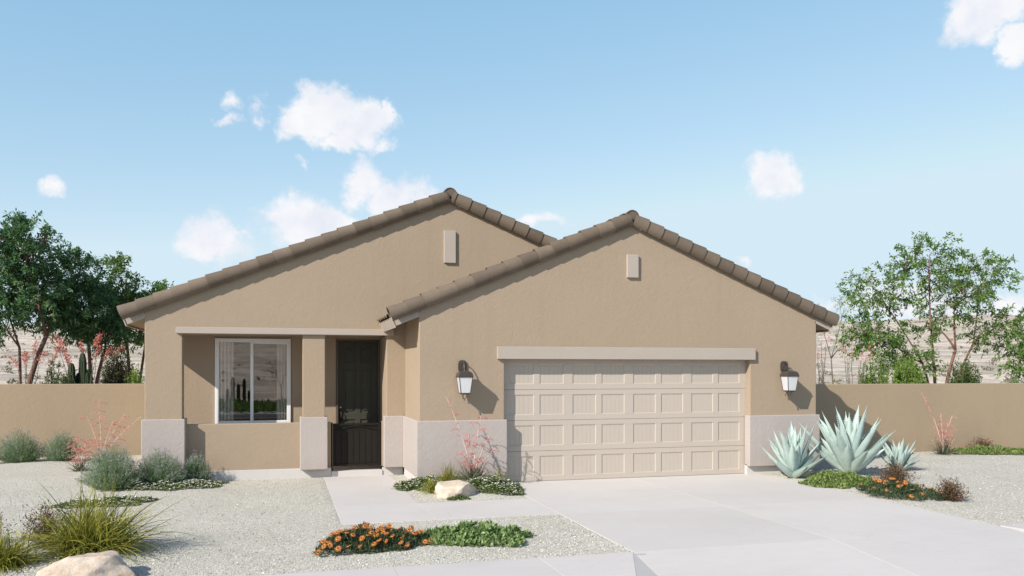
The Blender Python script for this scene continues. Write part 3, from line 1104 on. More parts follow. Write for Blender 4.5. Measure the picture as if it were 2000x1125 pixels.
def make_lantern(x):
    root = empty('wall_lantern', (x, YG, 1.9), 'bronze frosted wall lantern right beside the porch, left of the garage door', 'wall lantern', 'wall lanterns beside the garage door')
    mb = MB()
    pts = []
    for t in np.linspace(0, 2 * PI, 24, endpoint=False):
        pts.append((.085 * math.copysign(abs(math.cos(t)) ** .7, math.cos(t)), .185 + .11 * math.copysign(abs(math.sin(t)) ** .55, math.sin(t))))
    mb.prism_xz(pts, -.035, -.001)
    mb.prism_xz([(a * .7, .185 + (b_ - .185) * .8) for a, b_ in pts], -.05, -.034)
    mb.build('backplate', M['bronze'], root, bevel=.006)
    mb = MB()
    path = []
    for t in np.linspace(0, 1, 16):
        a = PI * (1.02 - 1.02 * t)
        path.append((0, -.12 + .115 * math.cos(a) * -1 - .0, .20 + .10 * math.sin(a)))
    path = [(0, -.03 - .20 * t, .20 + .12 * math.sin(PI * t) - .09 * t) for t in np.linspace(0, 1, 18)]
    mb.tube(path, .011, 8)
    curl = [(0, -.05 - .05 * math.cos(a) * (1 - a / 9), .14 + .05 * math.sin(a) * (1 - a / 9)) for a in np.linspace(0, 5.2, 20)]
    mb.tube(curl, .007, 7)
    mb.lathe([(0, .075), (.012, .07), (.02, .05), (.01, .035), (.024, .02), (.03, 0)], (0, -.225, .095), 12)
    # long curved rod down the back of the lamp
    rod = [(0, -.03 - .13 * math.sin(PI * t * .9), .10 - .50 * t) for t in np.linspace(0, 1, 16)]
    mb.tube(rod, .006, 6)
    mb.build('arm', M['bronze'], root, smooth=True)
    # square curved hood
    def sq(r, z):
        return [(-r, -.225 - r, z), (r, -.225 - r, z), (r, -.225 + r, z), (-r, -.225 + r, z)]
    def stack(mb, prof):
        V = []
        for r, z in prof: V += sq(r, z)
        F = []
        for i in range(len(prof) - 1):
            for k in range(4):
                F.append((4 * i + k, 4 * i + (k + 1) % 4, 4 * i + 4 + (k + 1) % 4, 4 * i + 4 + k))
        F.append((3, 2, 1, 0)); F.append(tuple(4 * (len(prof) - 1) + k for k in range(4)))
        mb.add(V, F)
    mb = MB()
    stack(mb, [(.142, -.012), (.148, .0), (.148, .018), (.138, .026), (.138, .04), (.132, .058), (.115, .078), (.085, .094), (.045, .104), (.02, .108)])
    mb.build('hood', M['bronze'], root, bevel=.004)
    mb = MB(); stack(mb, [(.092, -.285), (.128, -.013)])
    mb.build('glass', M['frosted'], root)
    mb = MB()
    for sx in (-1, 1):
        for sy in (-1, 1):
            mb.tube([(sx * .130, -.225 + sy * .130, -.012), (sx * .094, -.225 + sy * .094, -.287)], .007, 6)
    stack(mb, [(.098, -.302), (.100, -.286)])
    stack(mb, [(.06, -.315), (.085, -.3025)])
    for sx in (-1, 1):
        mb.tube([(sx * .05, -.225, -.31), (sx * .045, -.225, -.345), (sx * .015, -.225, -.385), (0, -.225, -.40)], .006, 6)
    mb.lathe([(0, .02), (.011, .012), (.014, 0), (.011, -.012), (.005, -.02), (.009, -.03), (0, -.04)], (0, -.225, -.405), 10)
    mb.build('cage', M['bronze'], root, smooth=False)
    return root


l1 = make_lantern(3.03)
l1.scale = (.88, .9, .97)
l2 = copy_tree(l1)
l2.location = (9.40, YG, 1.9)
l2['label'] = 'bronze frosted wall lantern above the agaves, right of the garage door'

# ------------------------------------------------------------------ boundary walls
mb = MB(); mb.box(-20, -2.331, 21.3, 21.5, -.4, 1.69)
tag(mb.build('garden_wall', M['garden_wall'], bevel=.015), 'tan rendered garden wall left of the house, behind lavender', 'garden wall')
mb = MB(); mb.box(10.19, 34, 16.9, 17.1, -.4, 1.68)
tag(mb.build('garden_wall', M['garden_wall'], bevel=.015), 'tan rendered garden wall right of the house with a slanting eave shadow', 'garden wall')


# ------------------------------------------------------------------ plants
def rand_dir(n, lo, hi):
    """unit vectors with elevation angles between lo and hi degrees"""
    a = rng.uniform(0, 2 * PI, n)
    e = np.radians(rng.uniform(lo, hi, n))
    return np.stack([np.cos(a) * np.cos(e), np.sin(a) * np.cos(e), np.sin(e)], -1)


def zg(x, y):
    return yard_h(x, y)


def lavender(x, y, r, h, label, nst=520):
    root = empty('lavender_bush', (x, y, zg(x, y)), label, 'lavender', 'lavender bushes along the left beds')
    n = nst
    a = rng.uniform(0, 2 * PI, n)
    q = np.sqrt(rng.random(n))
    tip = np.stack([np.cos(a) * q * r, np.sin(a) * q * r * .9, h * (1 - .78 * q ** 2.2) * rng.uniform(.72, 1.06, n)], -1)
    base = np.stack([np.cos(a) * q * r * .42, np.sin(a) * q * r * .38, np.zeros(n)], -1)
    D = tip - base
    L = np.linalg.norm(D, axis=1)
    mb = MB()
    mb.blades(base, D, L, .007, .0, 3)
    k = 16
    t = rng.uniform(.15, .97, (n, k))
    P = base[:, None] + D[:, None] * t[..., None] + rng.normal(size=(n, k, 3)) * .012
    DD = D[:, None] / L[:, None, None] * .9 + rng.normal(size=(n, k, 3)) * .55
    P = P.reshape(-1, 3); DD = DD.reshape(-1, 3)
    mb.leaves(P, DD, rng.normal(size=P.shape), rng.uniform(.03, .06, len(P)), rng.uniform(.006, .011, len(P)))
    mb.build('foliage', M['leaf_lavender'], root)
    mb = MB()
    idx = np.where(rng.random(n) < .4)[0]
    t = rng.uniform(.93, 1.10, (len(idx), 7))
    P = (base[idx, None] + D[idx, None] * t[..., None] + rng.normal(size=(len(idx), 7, 3)) * .005).reshape(-1, 3)
    DD = np.repeat(D[idx], 7, 0) + rng.normal(size=P.shape) * .3
    mb.leaves(P, DD, rng.normal(size=P.shape), .018, .009)
    mb.build('flower_spikes', M['petal_purple'], root)
    return root


lavender(-5.42, 20.1, .54, .72, 'grey green lavender bush by the left garden wall, at the far left', 560)
lavender(-4.62, 20.1, .44, .64, 'lavender bush by the left garden wall, beside pink flower stems', 420)
lavender(-2.72, 15.15, .52, .76, 'largest lavender bush, in front of the house corner', 640)
lavender(-2.02, 15.45, .46, .60, 'middle lavender bush in front of the pale pillar base', 480)
lavender(-1.46, 15.75, .30, .52, 'smallest lavender bush, right end of the row before the low porch wall', 300)


def yucca(x, y, label, stalks, nb=150, bl=.55):
    z = zg(x, y)
    root = empty('red_yucca', (x, y, z), label, 'red yucca', 'red yuccas with coral flower stalks')
    mb = MB()
    D = rand_dir(nb, 18, 85)
    mb.blades(rng.normal(size=(nb, 3)) * np.array([.05, .05, 0]), D, rng.uniform(.6, 1.1, nb) * bl, .012, rng.uniform(.1, .55, nb), 5)
    mb.build('foliage', M['leaf_yucca'], root)
    for (dx, dy, hgt, side) in stalks:
        mb = MB()
        t = np.linspace(0, 1, 12)
        path = np.stack([dx * t ** 1.5, dy * t ** 1.5, hgt * t], -1)
        mb.tube(path, np.linspace(.011, .004, 12), 5, 0)
        FP, FD = [], []
        ns = int(7 + 5 * hgt)
        for k in range(ns):
            t0 = random.uniform(.28, .97)
            p0 = np.array([dx * t0 ** 1.5, dy * t0 ** 1.5, hgt * t0])
            az_ = random.uniform(0, 2 * PI)
            ln = random.uniform(.12, .30) * side * (1.15 - .6 * t0)
            tt = np.linspace(0, 1, 7)
            br = p0 + np.stack([np.cos(az_) * ln * tt, np.sin(az_) * ln * tt, ln * (.75 * tt - .75 * tt ** 2)], -1)
            mb.tube(br, .0025, 4, 1)
            m = 16
            s_ = np.random.default_rng(k + int(100 * hgt)).uniform(.25, 1, m)
            FP.append(p0 + np.stack([np.cos(az_) * ln * s_, np.sin(az_) * ln * s_, ln * (.75 * s_ - .75 * s_ ** 2)], -1) + rng.normal(size=(m, 3)) * .004)
        m = 40
        s_ = rng.uniform(.55, 1, m)
        FP.append(np.stack([dx * s_ ** 1.5, dy * s_ ** 1.5, hgt * s_], -1) + rng.normal(size=(m, 3)) * .008)
        FP = np.concatenate(FP)
        mb.leaves(FP, rng.normal(size=FP.shape) + np.array([0, 0, -.4]), rng.normal(size=FP.shape), .026, .011, 1)
        mb.build('flower_stalk', [M['pale_stem'], M['petal_coral']], root)
    return root


yucca(3.10, 13.75, 'red yucca in the planter against the pale base left of the garage door', [(-.45, .0, 1.48, .85), (-.05, .1, .85, 1.1), (.16, .05, 1.15, 1.1), (.30, -.05, .85, 1), (-.2, -.1, .55, 1.2), (.42, .1, .6, .9)], 230, .62)
yucca(-3.72, 19.6, 'red yucca with tall coral stems before the left garden wall', [(-.05, 0, 1.40, 1.0), (-.30, .1, 1.0, 1.1), (.45, .1, 1.05, 1.2), (.80, 0, 1.0, 1.1), (.25, -.1, .9, 1.2), (-.5, -.1, .6, 1.3)], 120, .5)
yucca(-3.86, 18.3, 'low red yucca with deep coral flowers left of the largest lavender', [(-.12, 0, .55, 1.3), (.1, .1, .62, 1.4), (.0, -.1, .42, 1.4), (.22, 0, .5, 1.2)], 130, .42)
yucca(14.85, 16.1, 'red yucca standing alone against the right garden wall', [(-.52, .1, 1.45, .9), (-.02, .05, .95, 1.2), (.35, .1, .90, 1.1), (.14, .0, .75, 1.2), (-.1, -.1, .5, 1.2)], 190, .62)


def grass(x, y, r, h, label, nb=420, w=.011):
    z = zg(x, y)
    root = empty('grass_clump', (x, y, z), label, 'ornamental grass', 'yellow green grass clumps')
    mb = MB()
    D = rand_dir(nb, 16, 86)
    base = rng.normal(size=(nb, 3)) * np.array([r * .16, r * .16, 0])
    L = rng.uniform(.65, 1.15, nb) * math.hypot(r, h) * (.85 + .3 * rng.random(nb))
    mb.blades(base, D, L, rng.uniform(.6, 1.3, nb) * w, rng.uniform(.15, .85, nb), 8)
    mb.build('blades', M['leaf_grass'], root)
    return root


grass(-1.98, 9.95, .80, .55, 'largest yellow green grass clump, right behind the front boulder', 1300, .012)
grass(-2.72, 9.5, .46, .38, 'grass clump cut by the left edge of the photo, near the front boulder', 620, .012)
grass(-5.92, 19.9, .35, .35, 'small grass clump at the far left by the garden wall', 160)
grass(2.72, 13.95, .34, .36, 'grass clump behind the left end of the planter boulder', 300, .010)
grass(2.36, 13.25, .30, .28, 'low grass clump at the left front of the planter boulder', 240, .010)
grass(3.52, 13.75, .32, .30, 'grass clump by the garage door jamb, right of the planter boulder', 260, .010)


def rock(x, y, sx, sy, sz_, seed, label, rz=0.0):
    import bmesh
    bm = bmesh.new()
    bmesh.ops.create_icosphere(bm, subdivisions=5, radius=1)
    r_ = random.Random(seed)
    planes = []
    for k in range(13):
        d = Vector((r_.gauss(0, 1), r_.gauss(0, 1), r_.gauss(.35, .8))).normalized()
        planes.append((d, r_.uniform(.55, .88)))
    off = Vector((seed * 3.1, seed * 1.7, 0))
    for v in bm.verts:
        c = v.co.copy()
        for d, q in planes:
            k = c.dot(d)
            if k > q:
                c -= d * (k - q) * .92
        c *= 1 + .16 * mnoise.noise(c * 1.6 + off) + .06 * mnoise.noise(c * 5 + off) + .012 * mnoise.noise(c * 14 + off)
        v.co = Vector((c.x * sx, c.y * sy, c.z * sz_))
    me = bpy.data.meshes.new('boulder')
    bm.to_mesh(me); bm.free()
    me.materials.append(M['rock'])
    for p in me.polygons: p.use_smooth = True
    o = bpy.data.objects.new('boulder', me)
    COL.objects.link(o)
    o.location = (x, y, zg(x, y) + sz_ * .28)
    o.rotation_euler = (0, 0, rz)
    return tag(o, label, 'boulder', 'cream landscape boulders')


rock(2.68, 12.98, .43, .28, .20, 5, 'cream boulder in the planter left of the garage door', .15)
rock(-1.80, 8.78, .48, .34, .27, 9, 'cream boulder at the bottom left corner before the grass', -.1)


def mat_outline(n, rx, ry, seed, inner=False):
    r_ = np.random.default_rng(seed)
    a = r_.uniform(0, 2 * PI, n)
    q = np.sqrt(r_.random(n))
    ph = r_.uniform(0, 6, 3)
    edge = 1 + .16 * np.sin(3 * a + ph[0]) + .10 * np.sin(5 * a + ph[1]) + .07 * np.sin(9 * a + ph[2])
    return np.cos(a) * q * rx * edge, np.sin(a) * q * ry * edge, q


def ground_cover(name, x, y, rx, ry, h, n, leaf, ll, lw, label, flowers=0, seed=1, rot=0.0, blades=False):
    dx, dy, q = mat_outline(n, rx, ry, seed)
    c, s = math.cos(rot), math.sin(rot)
    X, Y = x + dx * c - dy * s, y + dx * s + dy * c
    lump = np.array([mnoise.noise(Vector((a * 5, b_ * 5, seed))) for a, b_ in zip(X, Y)])
    env = h * np.clip(1 - q ** 3, .06, 1) * (.72 + .55 * lump)
    Z = np.array([zg(a, b_) for a, b_ in zip(X, Y)]) + env * rng.random(n) ** .5 + .004
    mb = MB()
    D = rand_dir(n, 0, 75)
    P = np.stack([X, Y, Z], -1)
    mb.leaves(P, D, np.array([0, 0, 1.0]) + rng.normal(size=(n, 3)) * .5, rng.uniform(.7, 1.3, n) * ll, rng.uniform(.7, 1.3, n) * lw, 0, .2)
    mats = [leaf]
    if flowers:
        k = rng.choice(n, flowers, replace=False)
        FP = np.stack([X[k], Y[k], np.array([zg(a, b_) for a, b_ in zip(X[k], Y[k])]) + env[k] + .012], -1)
        for a in range(5):
            an = a * 2 * PI / 5
            DD = np.stack([np.full(flowers, math.cos(an)), np.full(flowers, math.sin(an)), np.full(flowers, .35)], -1) + rng.normal(size=(flowers, 3)) * .15
            mb.leaves(FP, DD, np.array([[0, 0, 1.0]] * flowers), .026, .022, 1, .1)
        mats.append(M['petal_white'])
    return tag(mb.build(name, mats), label, 'ground cover', kind='stuff')


ground_cover('flowering_ground_cover', -1.72, 15.2, .85, .42, .10, 5200, M['leaf_white_mat'], .034, .018, 'white flowering ground cover below the lavender row', 520, 3, .35)
ground_cover('flowering_ground_cover', -2.50, 13.65, .68, .30, .10, 3800, M['leaf_white_mat'], .034, .018, 'white flowering ground cover patch behind the largest grass clump', 300, 4, .2)
ground_cover('flowering_ground_cover', 2.28, 14.05, .42, .55, .15, 3600, M['leaf_white_mat'], .045, .020, 'white flowering ground cover left of the planter boulder', 330, 5, .3)
ground_cover('flowering_ground_cover', 3.38, 13.30, .50, .45, .20, 4200, M['leaf_white_mat'], .045, .020, 'white flowering ground cover right of the planter boulder', 420, 6, -.4)
ground_cover('ground_cover', 2.62, 12.66, .17, .07, .06, 260, M['leaf_white_mat'], .04, .018, 'little green sprig of ground cover in front of the planter boulder', 0, 7)
ground_cover('leafy_ground_cover', 2.18, 9.52, .68, .40, .20, 3000, M['leaf_cut'], .062, .040, 'bright green leafy ground cover beside the orange daisies near the pavement', 0, 8, -.05)
ground_cover('leafy_ground_cover', 9.42, 12.62, .62, .62, .17, 4200, M['leaf_mat'], .055, .028, 'yellow green ground cover in front of the agaves', 0, 9, .3)
ground_cover('leafy_ground_cover', 16.3, 16.05, 1.25, .32, .18, 4200, M['leaf_mat'], .06, .030, 'yellow green ground cover along the right garden wall', 0, 10, 0)


# orange daisies: one plant bed each, every flower a part
def daisy_mesh():
    mb = MB()
    k = 13
    for a in range(k):
        an = a * 2 * PI / k + random.uniform(-.06, .06)
        d = np.array([[math.cos(an), math.sin(an), .22]])
        mb.leaves(np.array([[math.cos(an) * .008, math.sin(an) * .008, 0]]), d, np.array([[0, 0, 1.0]]), .034, .0165, 0, .05)
    mb.lathe([(.0175, .0095), (.013, .0125)], (0, 0, 0), 12, 2)
    mb.lathe([(.013, .0105), (.009, .015), (0, .017)], (0, 0, 0), 12, 1)
    mb.tube([(0, 0, 0), (0, .004, -.06), (0, .01, -.13)], .003, 4, 3)
    return mb


def daisies(x, y, rx, ry, h, nfl, label, seed, rot=0.0, nleaf=4800):
    root = empty('daisy_bed', (x, y, zg(x, y)), label, 'daisies', 'orange daisy beds')
    dx, dy, q = mat_outline(nleaf, rx, ry, seed)
    c, s = math.cos(rot), math.sin(rot)
    X, Y = dx * c - dy * s, dx * s + dy * c
    env = h * np.clip(1 - q ** 3, .1, 1) * (.8 + .45 * np.array([mnoise.noise(Vector((a * 5, b_ * 5, seed))) for a, b_ in zip(X, Y)]))
    P = np.stack([X, Y, env * rng.random(nleaf) ** .6], -1)
    mb = MB()
    mb.leaves(P, rand_dir(nleaf, 10, 85), np.array([0, 0, 1.0]) + rng.normal(size=(nleaf, 3)) * .6, rng.uniform(.04, .075, nleaf), rng.uniform(.010, .02, nleaf))
    mb.build('foliage', M['leaf_daisy'], root)
    proto = None
    r_ = random.Random(seed)
    placed = []
    tries = 0
    while len(placed) < nfl and tries < 4000:
        tries += 1
        k = r_.randrange(nleaf)
        p = (X[k], Y[k])
        if q[k] > .97 or any((p[0] - a) ** 2 + (p[1] - b_) ** 2 < .055 ** 2 for a, b_ in placed):
            continue
        placed.append(p)
        if proto is None:
            f = daisy_mesh().build('flower', [M['petal_orange'], M['flower_eye'], M['flower_ring'], M['leaf_daisy']], root)
            proto = f
        else:
            f = proto.copy(); COL.objects.link(f); f.parent = root
        f.location = (p[0], p[1], env[k] + r_.uniform(.0, .05))
        sc_ = r_.uniform(.8, 1.15)
        f.scale = (sc_, sc_, sc_)
        tilt = Vector((r_.gauss(-.35, .3), r_.gauss(-.55, .3), 1)).normalized()
        f.rotation_euler = tilt.to_track_quat('Z', 'Y').to_euler()
    return root


daisies(.98, 9.55, .62, .44, .22, 72, 'orange daisy bed in the gravel strip beside the pavement', 21)
daisies(9.33, 11.05, .36, .62, .24, 26, 'orange daisy bed at the driveway edge below the agaves', 22, .35, 3800)


def red_shrub(x, y, r, h, label, nst=110):
    root = empty('red_shrub', (x, y, zg(x, y)), label, 'shrub', 'brown red shrubs')
    D = rand_dir(nst, 20, 88)
    L = rng.uniform(.6, 1.05, nst) * h * (1 + (r / h - 1) * (1 - D[:, 2]))
    mb = MB()
    mb.blades(np.zeros((nst, 3)) + rng.normal(size=(nst, 3)) * np.array([r * .2, r * .2, 0]), D, L, .006, .05, 3)
    k = 17
    t = rng.uniform(.2, 1.03, (nst, k))
    P = (D[:, None] * (L[:, None] * t)[..., None] + rng.normal(size=(nst, k, 3)) * .022).reshape(-1, 3)
    mb.leaves(P, np.repeat(D, k, 0) + rng.normal(size=P.shape) * .7, rng.normal(size=P.shape), rng.uniform(.025, .05, len(P)), rng.uniform(.008, .016, len(P)))
    mb.build('foliage', M['leaf_red'], root)
    mb = MB()
    idx = rng.choice(len(P), len(P) // 13, replace=False)
    Q = P[idx] + np.array([0, 0, .02])
    mb.leaves(Q, rng.normal(size=Q.shape) + np.array([0, 0, .7]), rng.normal(size=Q.shape), .028, .014)
    mb.build('blossoms', M['petal_dull'], root)
    return root


red_shrub(10.15, 12.1, .42, .42, 'brown red shrub in front of the small agave', 150)
red_shrub(9.86, 10.55, .36, .34, 'brown red shrub right of the driveway daisies', 120)
red_shrub(16.35, 16.5, .45, .36, 'low dark red shrub against the right garden wall', 110)
red_shrub(-2.55, 10.45, .32, .50, 'brown red shrub behind the left grass clump', 110)
red_shrub(-3.35, 10.9, .30, .48, 'brown red shrub cut by the left edge of the photo', 90)


# agaves
def agave(x, y, size, nl, seed, label, dz=0.0):
    r_ = random.Random(seed)
    root = empty('agave', (x, y, zg(x, y) + dz), label, 'agave', 'pale mint agaves by the garage')
    mb = MB()
    K, C = 16, 7
    golden = 2.39996
    for i in range(nl):
        f = i / (nl - 1)                       # 0 inner and upright, 1 outer and low
        az_ = i * golden + r_.uniform(-.25, .25)
        e0 = R(86 - 60 * f ** 1.05 + r_.uniform(-9, 9))
        Ln = size * (.78 + .32 * math.sin(PI * min(1, f * .9 + .12))) * r_.uniform(.82, 1.14)
        W = size * .097 * r_.uniform(.8, 1.15)
        out = np.array([math.cos(az_), math.sin(az_), 0])
        side = np.array([-math.sin(az_), math.cos(az_), 0])
        t = np.linspace(0, 1, K)
        ang_ = e0 + (R(14) * f + R(r_.uniform(-4, 8))) * t - R(4) * (1 - f)
        ds = Ln / (K - 1)
        pr = np.concatenate([[0], np.cumsum(np.cos(ang_[:-1]) * ds)]) + .05 * size * f
        pz_ = np.concatenate([[0], np.cumsum(np.sin(ang_[:-1]) * ds)]) + .04 * size * (1 - f)
        w = W * np.where(t < .35, .62 + .38 * np.sin(t / .35 * PI / 2), np.clip(1 - ((t - .35) / .65) ** 1.7, 0, 1))
        w[-2] = max(w[-2] * .6, .006); w[-1] = .0015
        s = np.linspace(-1, 1, C)
        nrm_r, nrm_z = -np.sin(ang_), np.cos(ang_)
        def pt(k, sv, off):
            cup = .55 * w[k] * abs(sv) ** 1.7 + off
            return out * (pr[k] + nrm_r[k] * cup) + np.array([0, 0, pz_[k] + nrm_z[k] * cup]) + side * (sv * w[k])
        top = np.array([[pt(k, sv, .0) for sv in s] for k in range(K)])
        th = .34
        bot = np.array([[pt(k, sv, -th * w[k] * (1 - sv * sv) * (1 - .4 * t[k])) for sv in s] for k in range(K)])
        mb.grid(top); mb.grid(bot[:, ::-1])
        # marginal teeth
        for k in range(2, K - 3):
            for sv in (-1, 1):
                for q in (0, .5):
                    p = pt(k, sv, 0) * (1 - q) + pt(k + 1, sv, 0) * q
                    tdir = (pt(k + 1, sv, 0) - pt(k, sv, 0)); tl = np.linalg.norm(tdir); tdir = tdir / tl
                    tip = p + side * sv * .026 * size + tdir * .012
                    hw = tdir * .010 * size
                    up_ = out * nrm_r[k] * .003 + np.array([0, 0, nrm_z[k] * .003])
                    mb.add([p - hw, p + hw, tip, p + up_ * 2 - side * sv * .004], [(0, 1, 2), (1, 3, 2), (3, 0, 2)])
    mb.build('leaves', M['agave'], root, smooth=True)
    return root


agave(9.12, 13.52, .86, 30, 3, 'medium pale mint agave closest to the garage door')
agave(10.28, 13.45, 1.12, 36, 8, 'largest pale mint agave, at the house corner')
agave(11.85, 14.0, .60, 28, 5, 'smallest pale mint agave, behind the brown red shrub')


# ------------------------------------------------------------------ trees and shrubs behind the walls
def bez(p0, p1, p2, n):
    t = np.linspace(0, 1, n)[:, None]
    return (1 - t) ** 2 * p0 + 2 * t * (1 - t) * p1 + t ** 2 * p2


def tree(name, base, trunks, blobs, label, leaf, per=26, ll=.10, lw=.038, r0=.07, group='trees behind the garden walls', cat='tree', droop=.35, bark=None):
    """trunks: list of (fork point, radius); blobs: (centre, radii, twigs, trunk index)"""
    bark = bark or M['bark']
    b0 = np.array(base, float)
    root = empty(name, base, label, cat, group)
    mt, ml = MB(), MB()
    LP, LD = [], []
    for fk, rad in trunks:
        p2 = np.array(fk, float) - b0
        p1 = np.array([p2[0] * .25 + rng.normal() * .08, p2[1] * .25, p2[2] * .55])
        mt.tube(bez(np.zeros(3), p1, p2, 9), np.linspace(rad, rad * .62, 9), 8)
    for (c, rr, ntw, ti) in blobs:
        c = np.array(c, float) - b0; rr = np.array(rr, float)
        fk, rad = trunks[ti]
        f0 = np.array(fk, float) - b0
        mid = f0 * .5 + c * .5 + np.array([rng.normal() * .12, rng.normal() * .12, .12])
        mt.tube(bez(f0, mid, c, 8), np.linspace(rad * .55, rad * .22, 8), 6)
        nsub = max(4, ntw // 9)
        D = rng.normal(size=(nsub, 3)); D /= np.linalg.norm(D, axis=1)[:, None]
        D[:, 2] = D[:, 2] * .9 + .12
        subs = []
        for d in D:
            s0 = c + (f0 - c) * rng.uniform(0, .35)
            e = c + d * rr * rng.uniform(.55, .85)
            mt.tube(bez(s0, (s0 + e) / 2 + np.array([0, 0, .08]), e, 5), np.linspace(rad * .2, rad * .07, 5), 5)
            subs.append(e)
        subs = np.array(subs)
        ntw = int(ntw * 1.2)
        T = rng.normal(size=(ntw, 3)); T /= np.linalg.norm(T, axis=1)[:, None]
        ends = c + T * rr * (rng.random(ntw) ** .38)[:, None]
        for e in ends:
            s0 = subs[np.argmin(((subs - e) ** 2).sum(1))]
            v = e - s0
            mt.tube(np.stack([s0, s0 + v * .5 + np.array([0, 0, .03]), e]), [rad * .07, rad * .05, rad * .03], 4, cap=False)
            out = e - c; out = out / (np.linalg.norm(out) + 1e-6)
            tdir = out + rng.normal(size=3) * .5 + np.array([0, 0, .15]); tdir /= np.linalg.norm(tdir)
            L = rng.uniform(.22, .42) * (.8 + ll * 2)
            m = int(per * 1.7)
            t = rng.uniform(-.25, 1, m)
            P = e + tdir * (L * t)[:, None] + rng.normal(size=(m, 3)) * .035
            P[:, 2] -= .10 * np.clip(t, 0, 1) ** 2
            LP.append(P); LD.append(tdir * .6 + rng.normal(size=(m, 3)) * .6 + np.array([0, 0, -droop]))
    LP = np.concatenate(LP); LD = np.concatenate(LD)
    ml.leaves(LP, LD, np.array([0, 0, 1.0]) + rng.normal(size=LP.shape) * .7, rng.uniform(.7, 1.25, len(LP)) * ll, rng.uniform(.75, 1.2, len(LP)) * lw, 0, .2)
    mt.build('trunk', bark, root, smooth=True)
    ml.build('crown', leaf, root)
    return root


GZ = -.15
# left group
tree('leafy_tree', (-6.52, 24, GZ), [((-5.85, 24, 2.9), .085), ((-6.5, 24.1, 2.6), .05)],
     [((-7.1, 24.2, 4.6), (.9, .9, .95), 110, 1), ((-6.35, 23.9, 5.15), (.75, .8, .75), 95, 0), ((-6.9, 24, 3.4), (.8, .8, .55), 60, 1), ((-6.0, 24.2, 3.9), (.8, .8, .7), 80, 0)],
     'dark green tree with leaning reddish trunk behind the left wall, at the photo edge', M['leaf_dark'], 30, .115, .042)
tree('leafy_tree', (-5.0, 25.2, GZ), [((-5.1, 25.2, 2.7), .07), ((-4.7, 25.3, 2.6), .06)],
     [((-5.45, 25.2, 4.55), (.75, .8, .8), 90, 0), ((-5.0, 25.0, 3.6), (.85, .8, .65), 95, 0), ((-5.55, 25.0, 3.35), (.6, .7, .5), 50, 0), ((-4.6, 25.2, 3.05), (.6, .6, .5), 50, 1)],
     'dense dark tree behind the left wall, middle of the three there', M['leaf_dark'], 30, .115, .042)
tree('leafy_tree', (-4.15, 26.2, GZ), [((-4.3, 26.2, 2.8), .06), ((-3.8, 26.2, 2.8), .05)],
     [((-4.45, 26.2, 4.6), (.42, .5, .7), 42, 0), ((-4.5, 26.2, 3.7), (.65, .6, .6), 60, 0), ((-3.75, 26.3, 3.95), (.6, .6, .55), 52, 1), ((-3.9, 26.1, 3.2), (.6, .6, .45), 44, 1), ((-3.3, 26.3, 4.1), (.4, .5, .38), 20, 1)],
     'lighter feathery tree behind the left wall, nearest the house', M['leaf_tree'], 26, .12, .045)
# right group
tree('leafy_tree', (18.75, 20.5, GZ), [((18.55, 20.5, 2.5), .06), ((19.35, 20.5, 2.6), .065), ((18.1, 20.4, 2.2), .045), ((20.1, 20.6, 2.8), .045)],
     [((18.4, 20.5, 5.25), (1.0, .9, .75), 62, 0), ((16.5, 20.4, 4.25), (1.05, .8, .65), 58, 2), ((20.3, 20.5, 4.9), (.95, .9, .72), 62, 3), ((19.3, 20.5, 4.2), (1.1, 1, .7), 62, 1),
      ((16.2, 20.3, 3.0), (1.0, .8, .55), 60, 2), ((17.4, 20.3, 2.35), (.75, .7, .55), 56, 2), ((20.9, 20.5, 3.3), (.85, .8, .6), 50, 3), ((18.9, 20.8, 3.3), (.8, .8, .4), 24, 1), ((21.6, 20.5, 2.6), (.5, .5, .4), 16, 3)],
     'large airy tree with reddish multiple trunks behind the right wall', M['leaf_tree'], 18, .125, .044)
tree('thin_tree', (18.2, 24.5, GZ), [((18.0, 24.5, 2.4), .03)], [((17.6, 24.5, 3.6), (.7, .6, .6), 18, 0), ((18.5, 24.5, 4.1), (.5, .5, .5), 16, 0), ((19.0, 24.6, 3.2), (.6, .5, .4), 14, 0)],
     'thin wispy grey green young tree beside the right roof end', M['leaf_lavender'], 14, .06, .02, bark=M['twig'])
tree('leafy_tree', (21.9, 19.2, GZ), [((21.3, 19.2, 2.6), .05)], [((20.75, 19.2, 3.0), (.5, .5, .5), 22, 0), ((20.6, 19.2, 2.15), (.45, .5, .5), 22, 0), ((21.7, 19.2, 3.6), (.8, .8, .8), 50, 0)],
     'leafy tree with drooping branches at the right photo edge', M['leaf_tree'], 22, .12, .044)


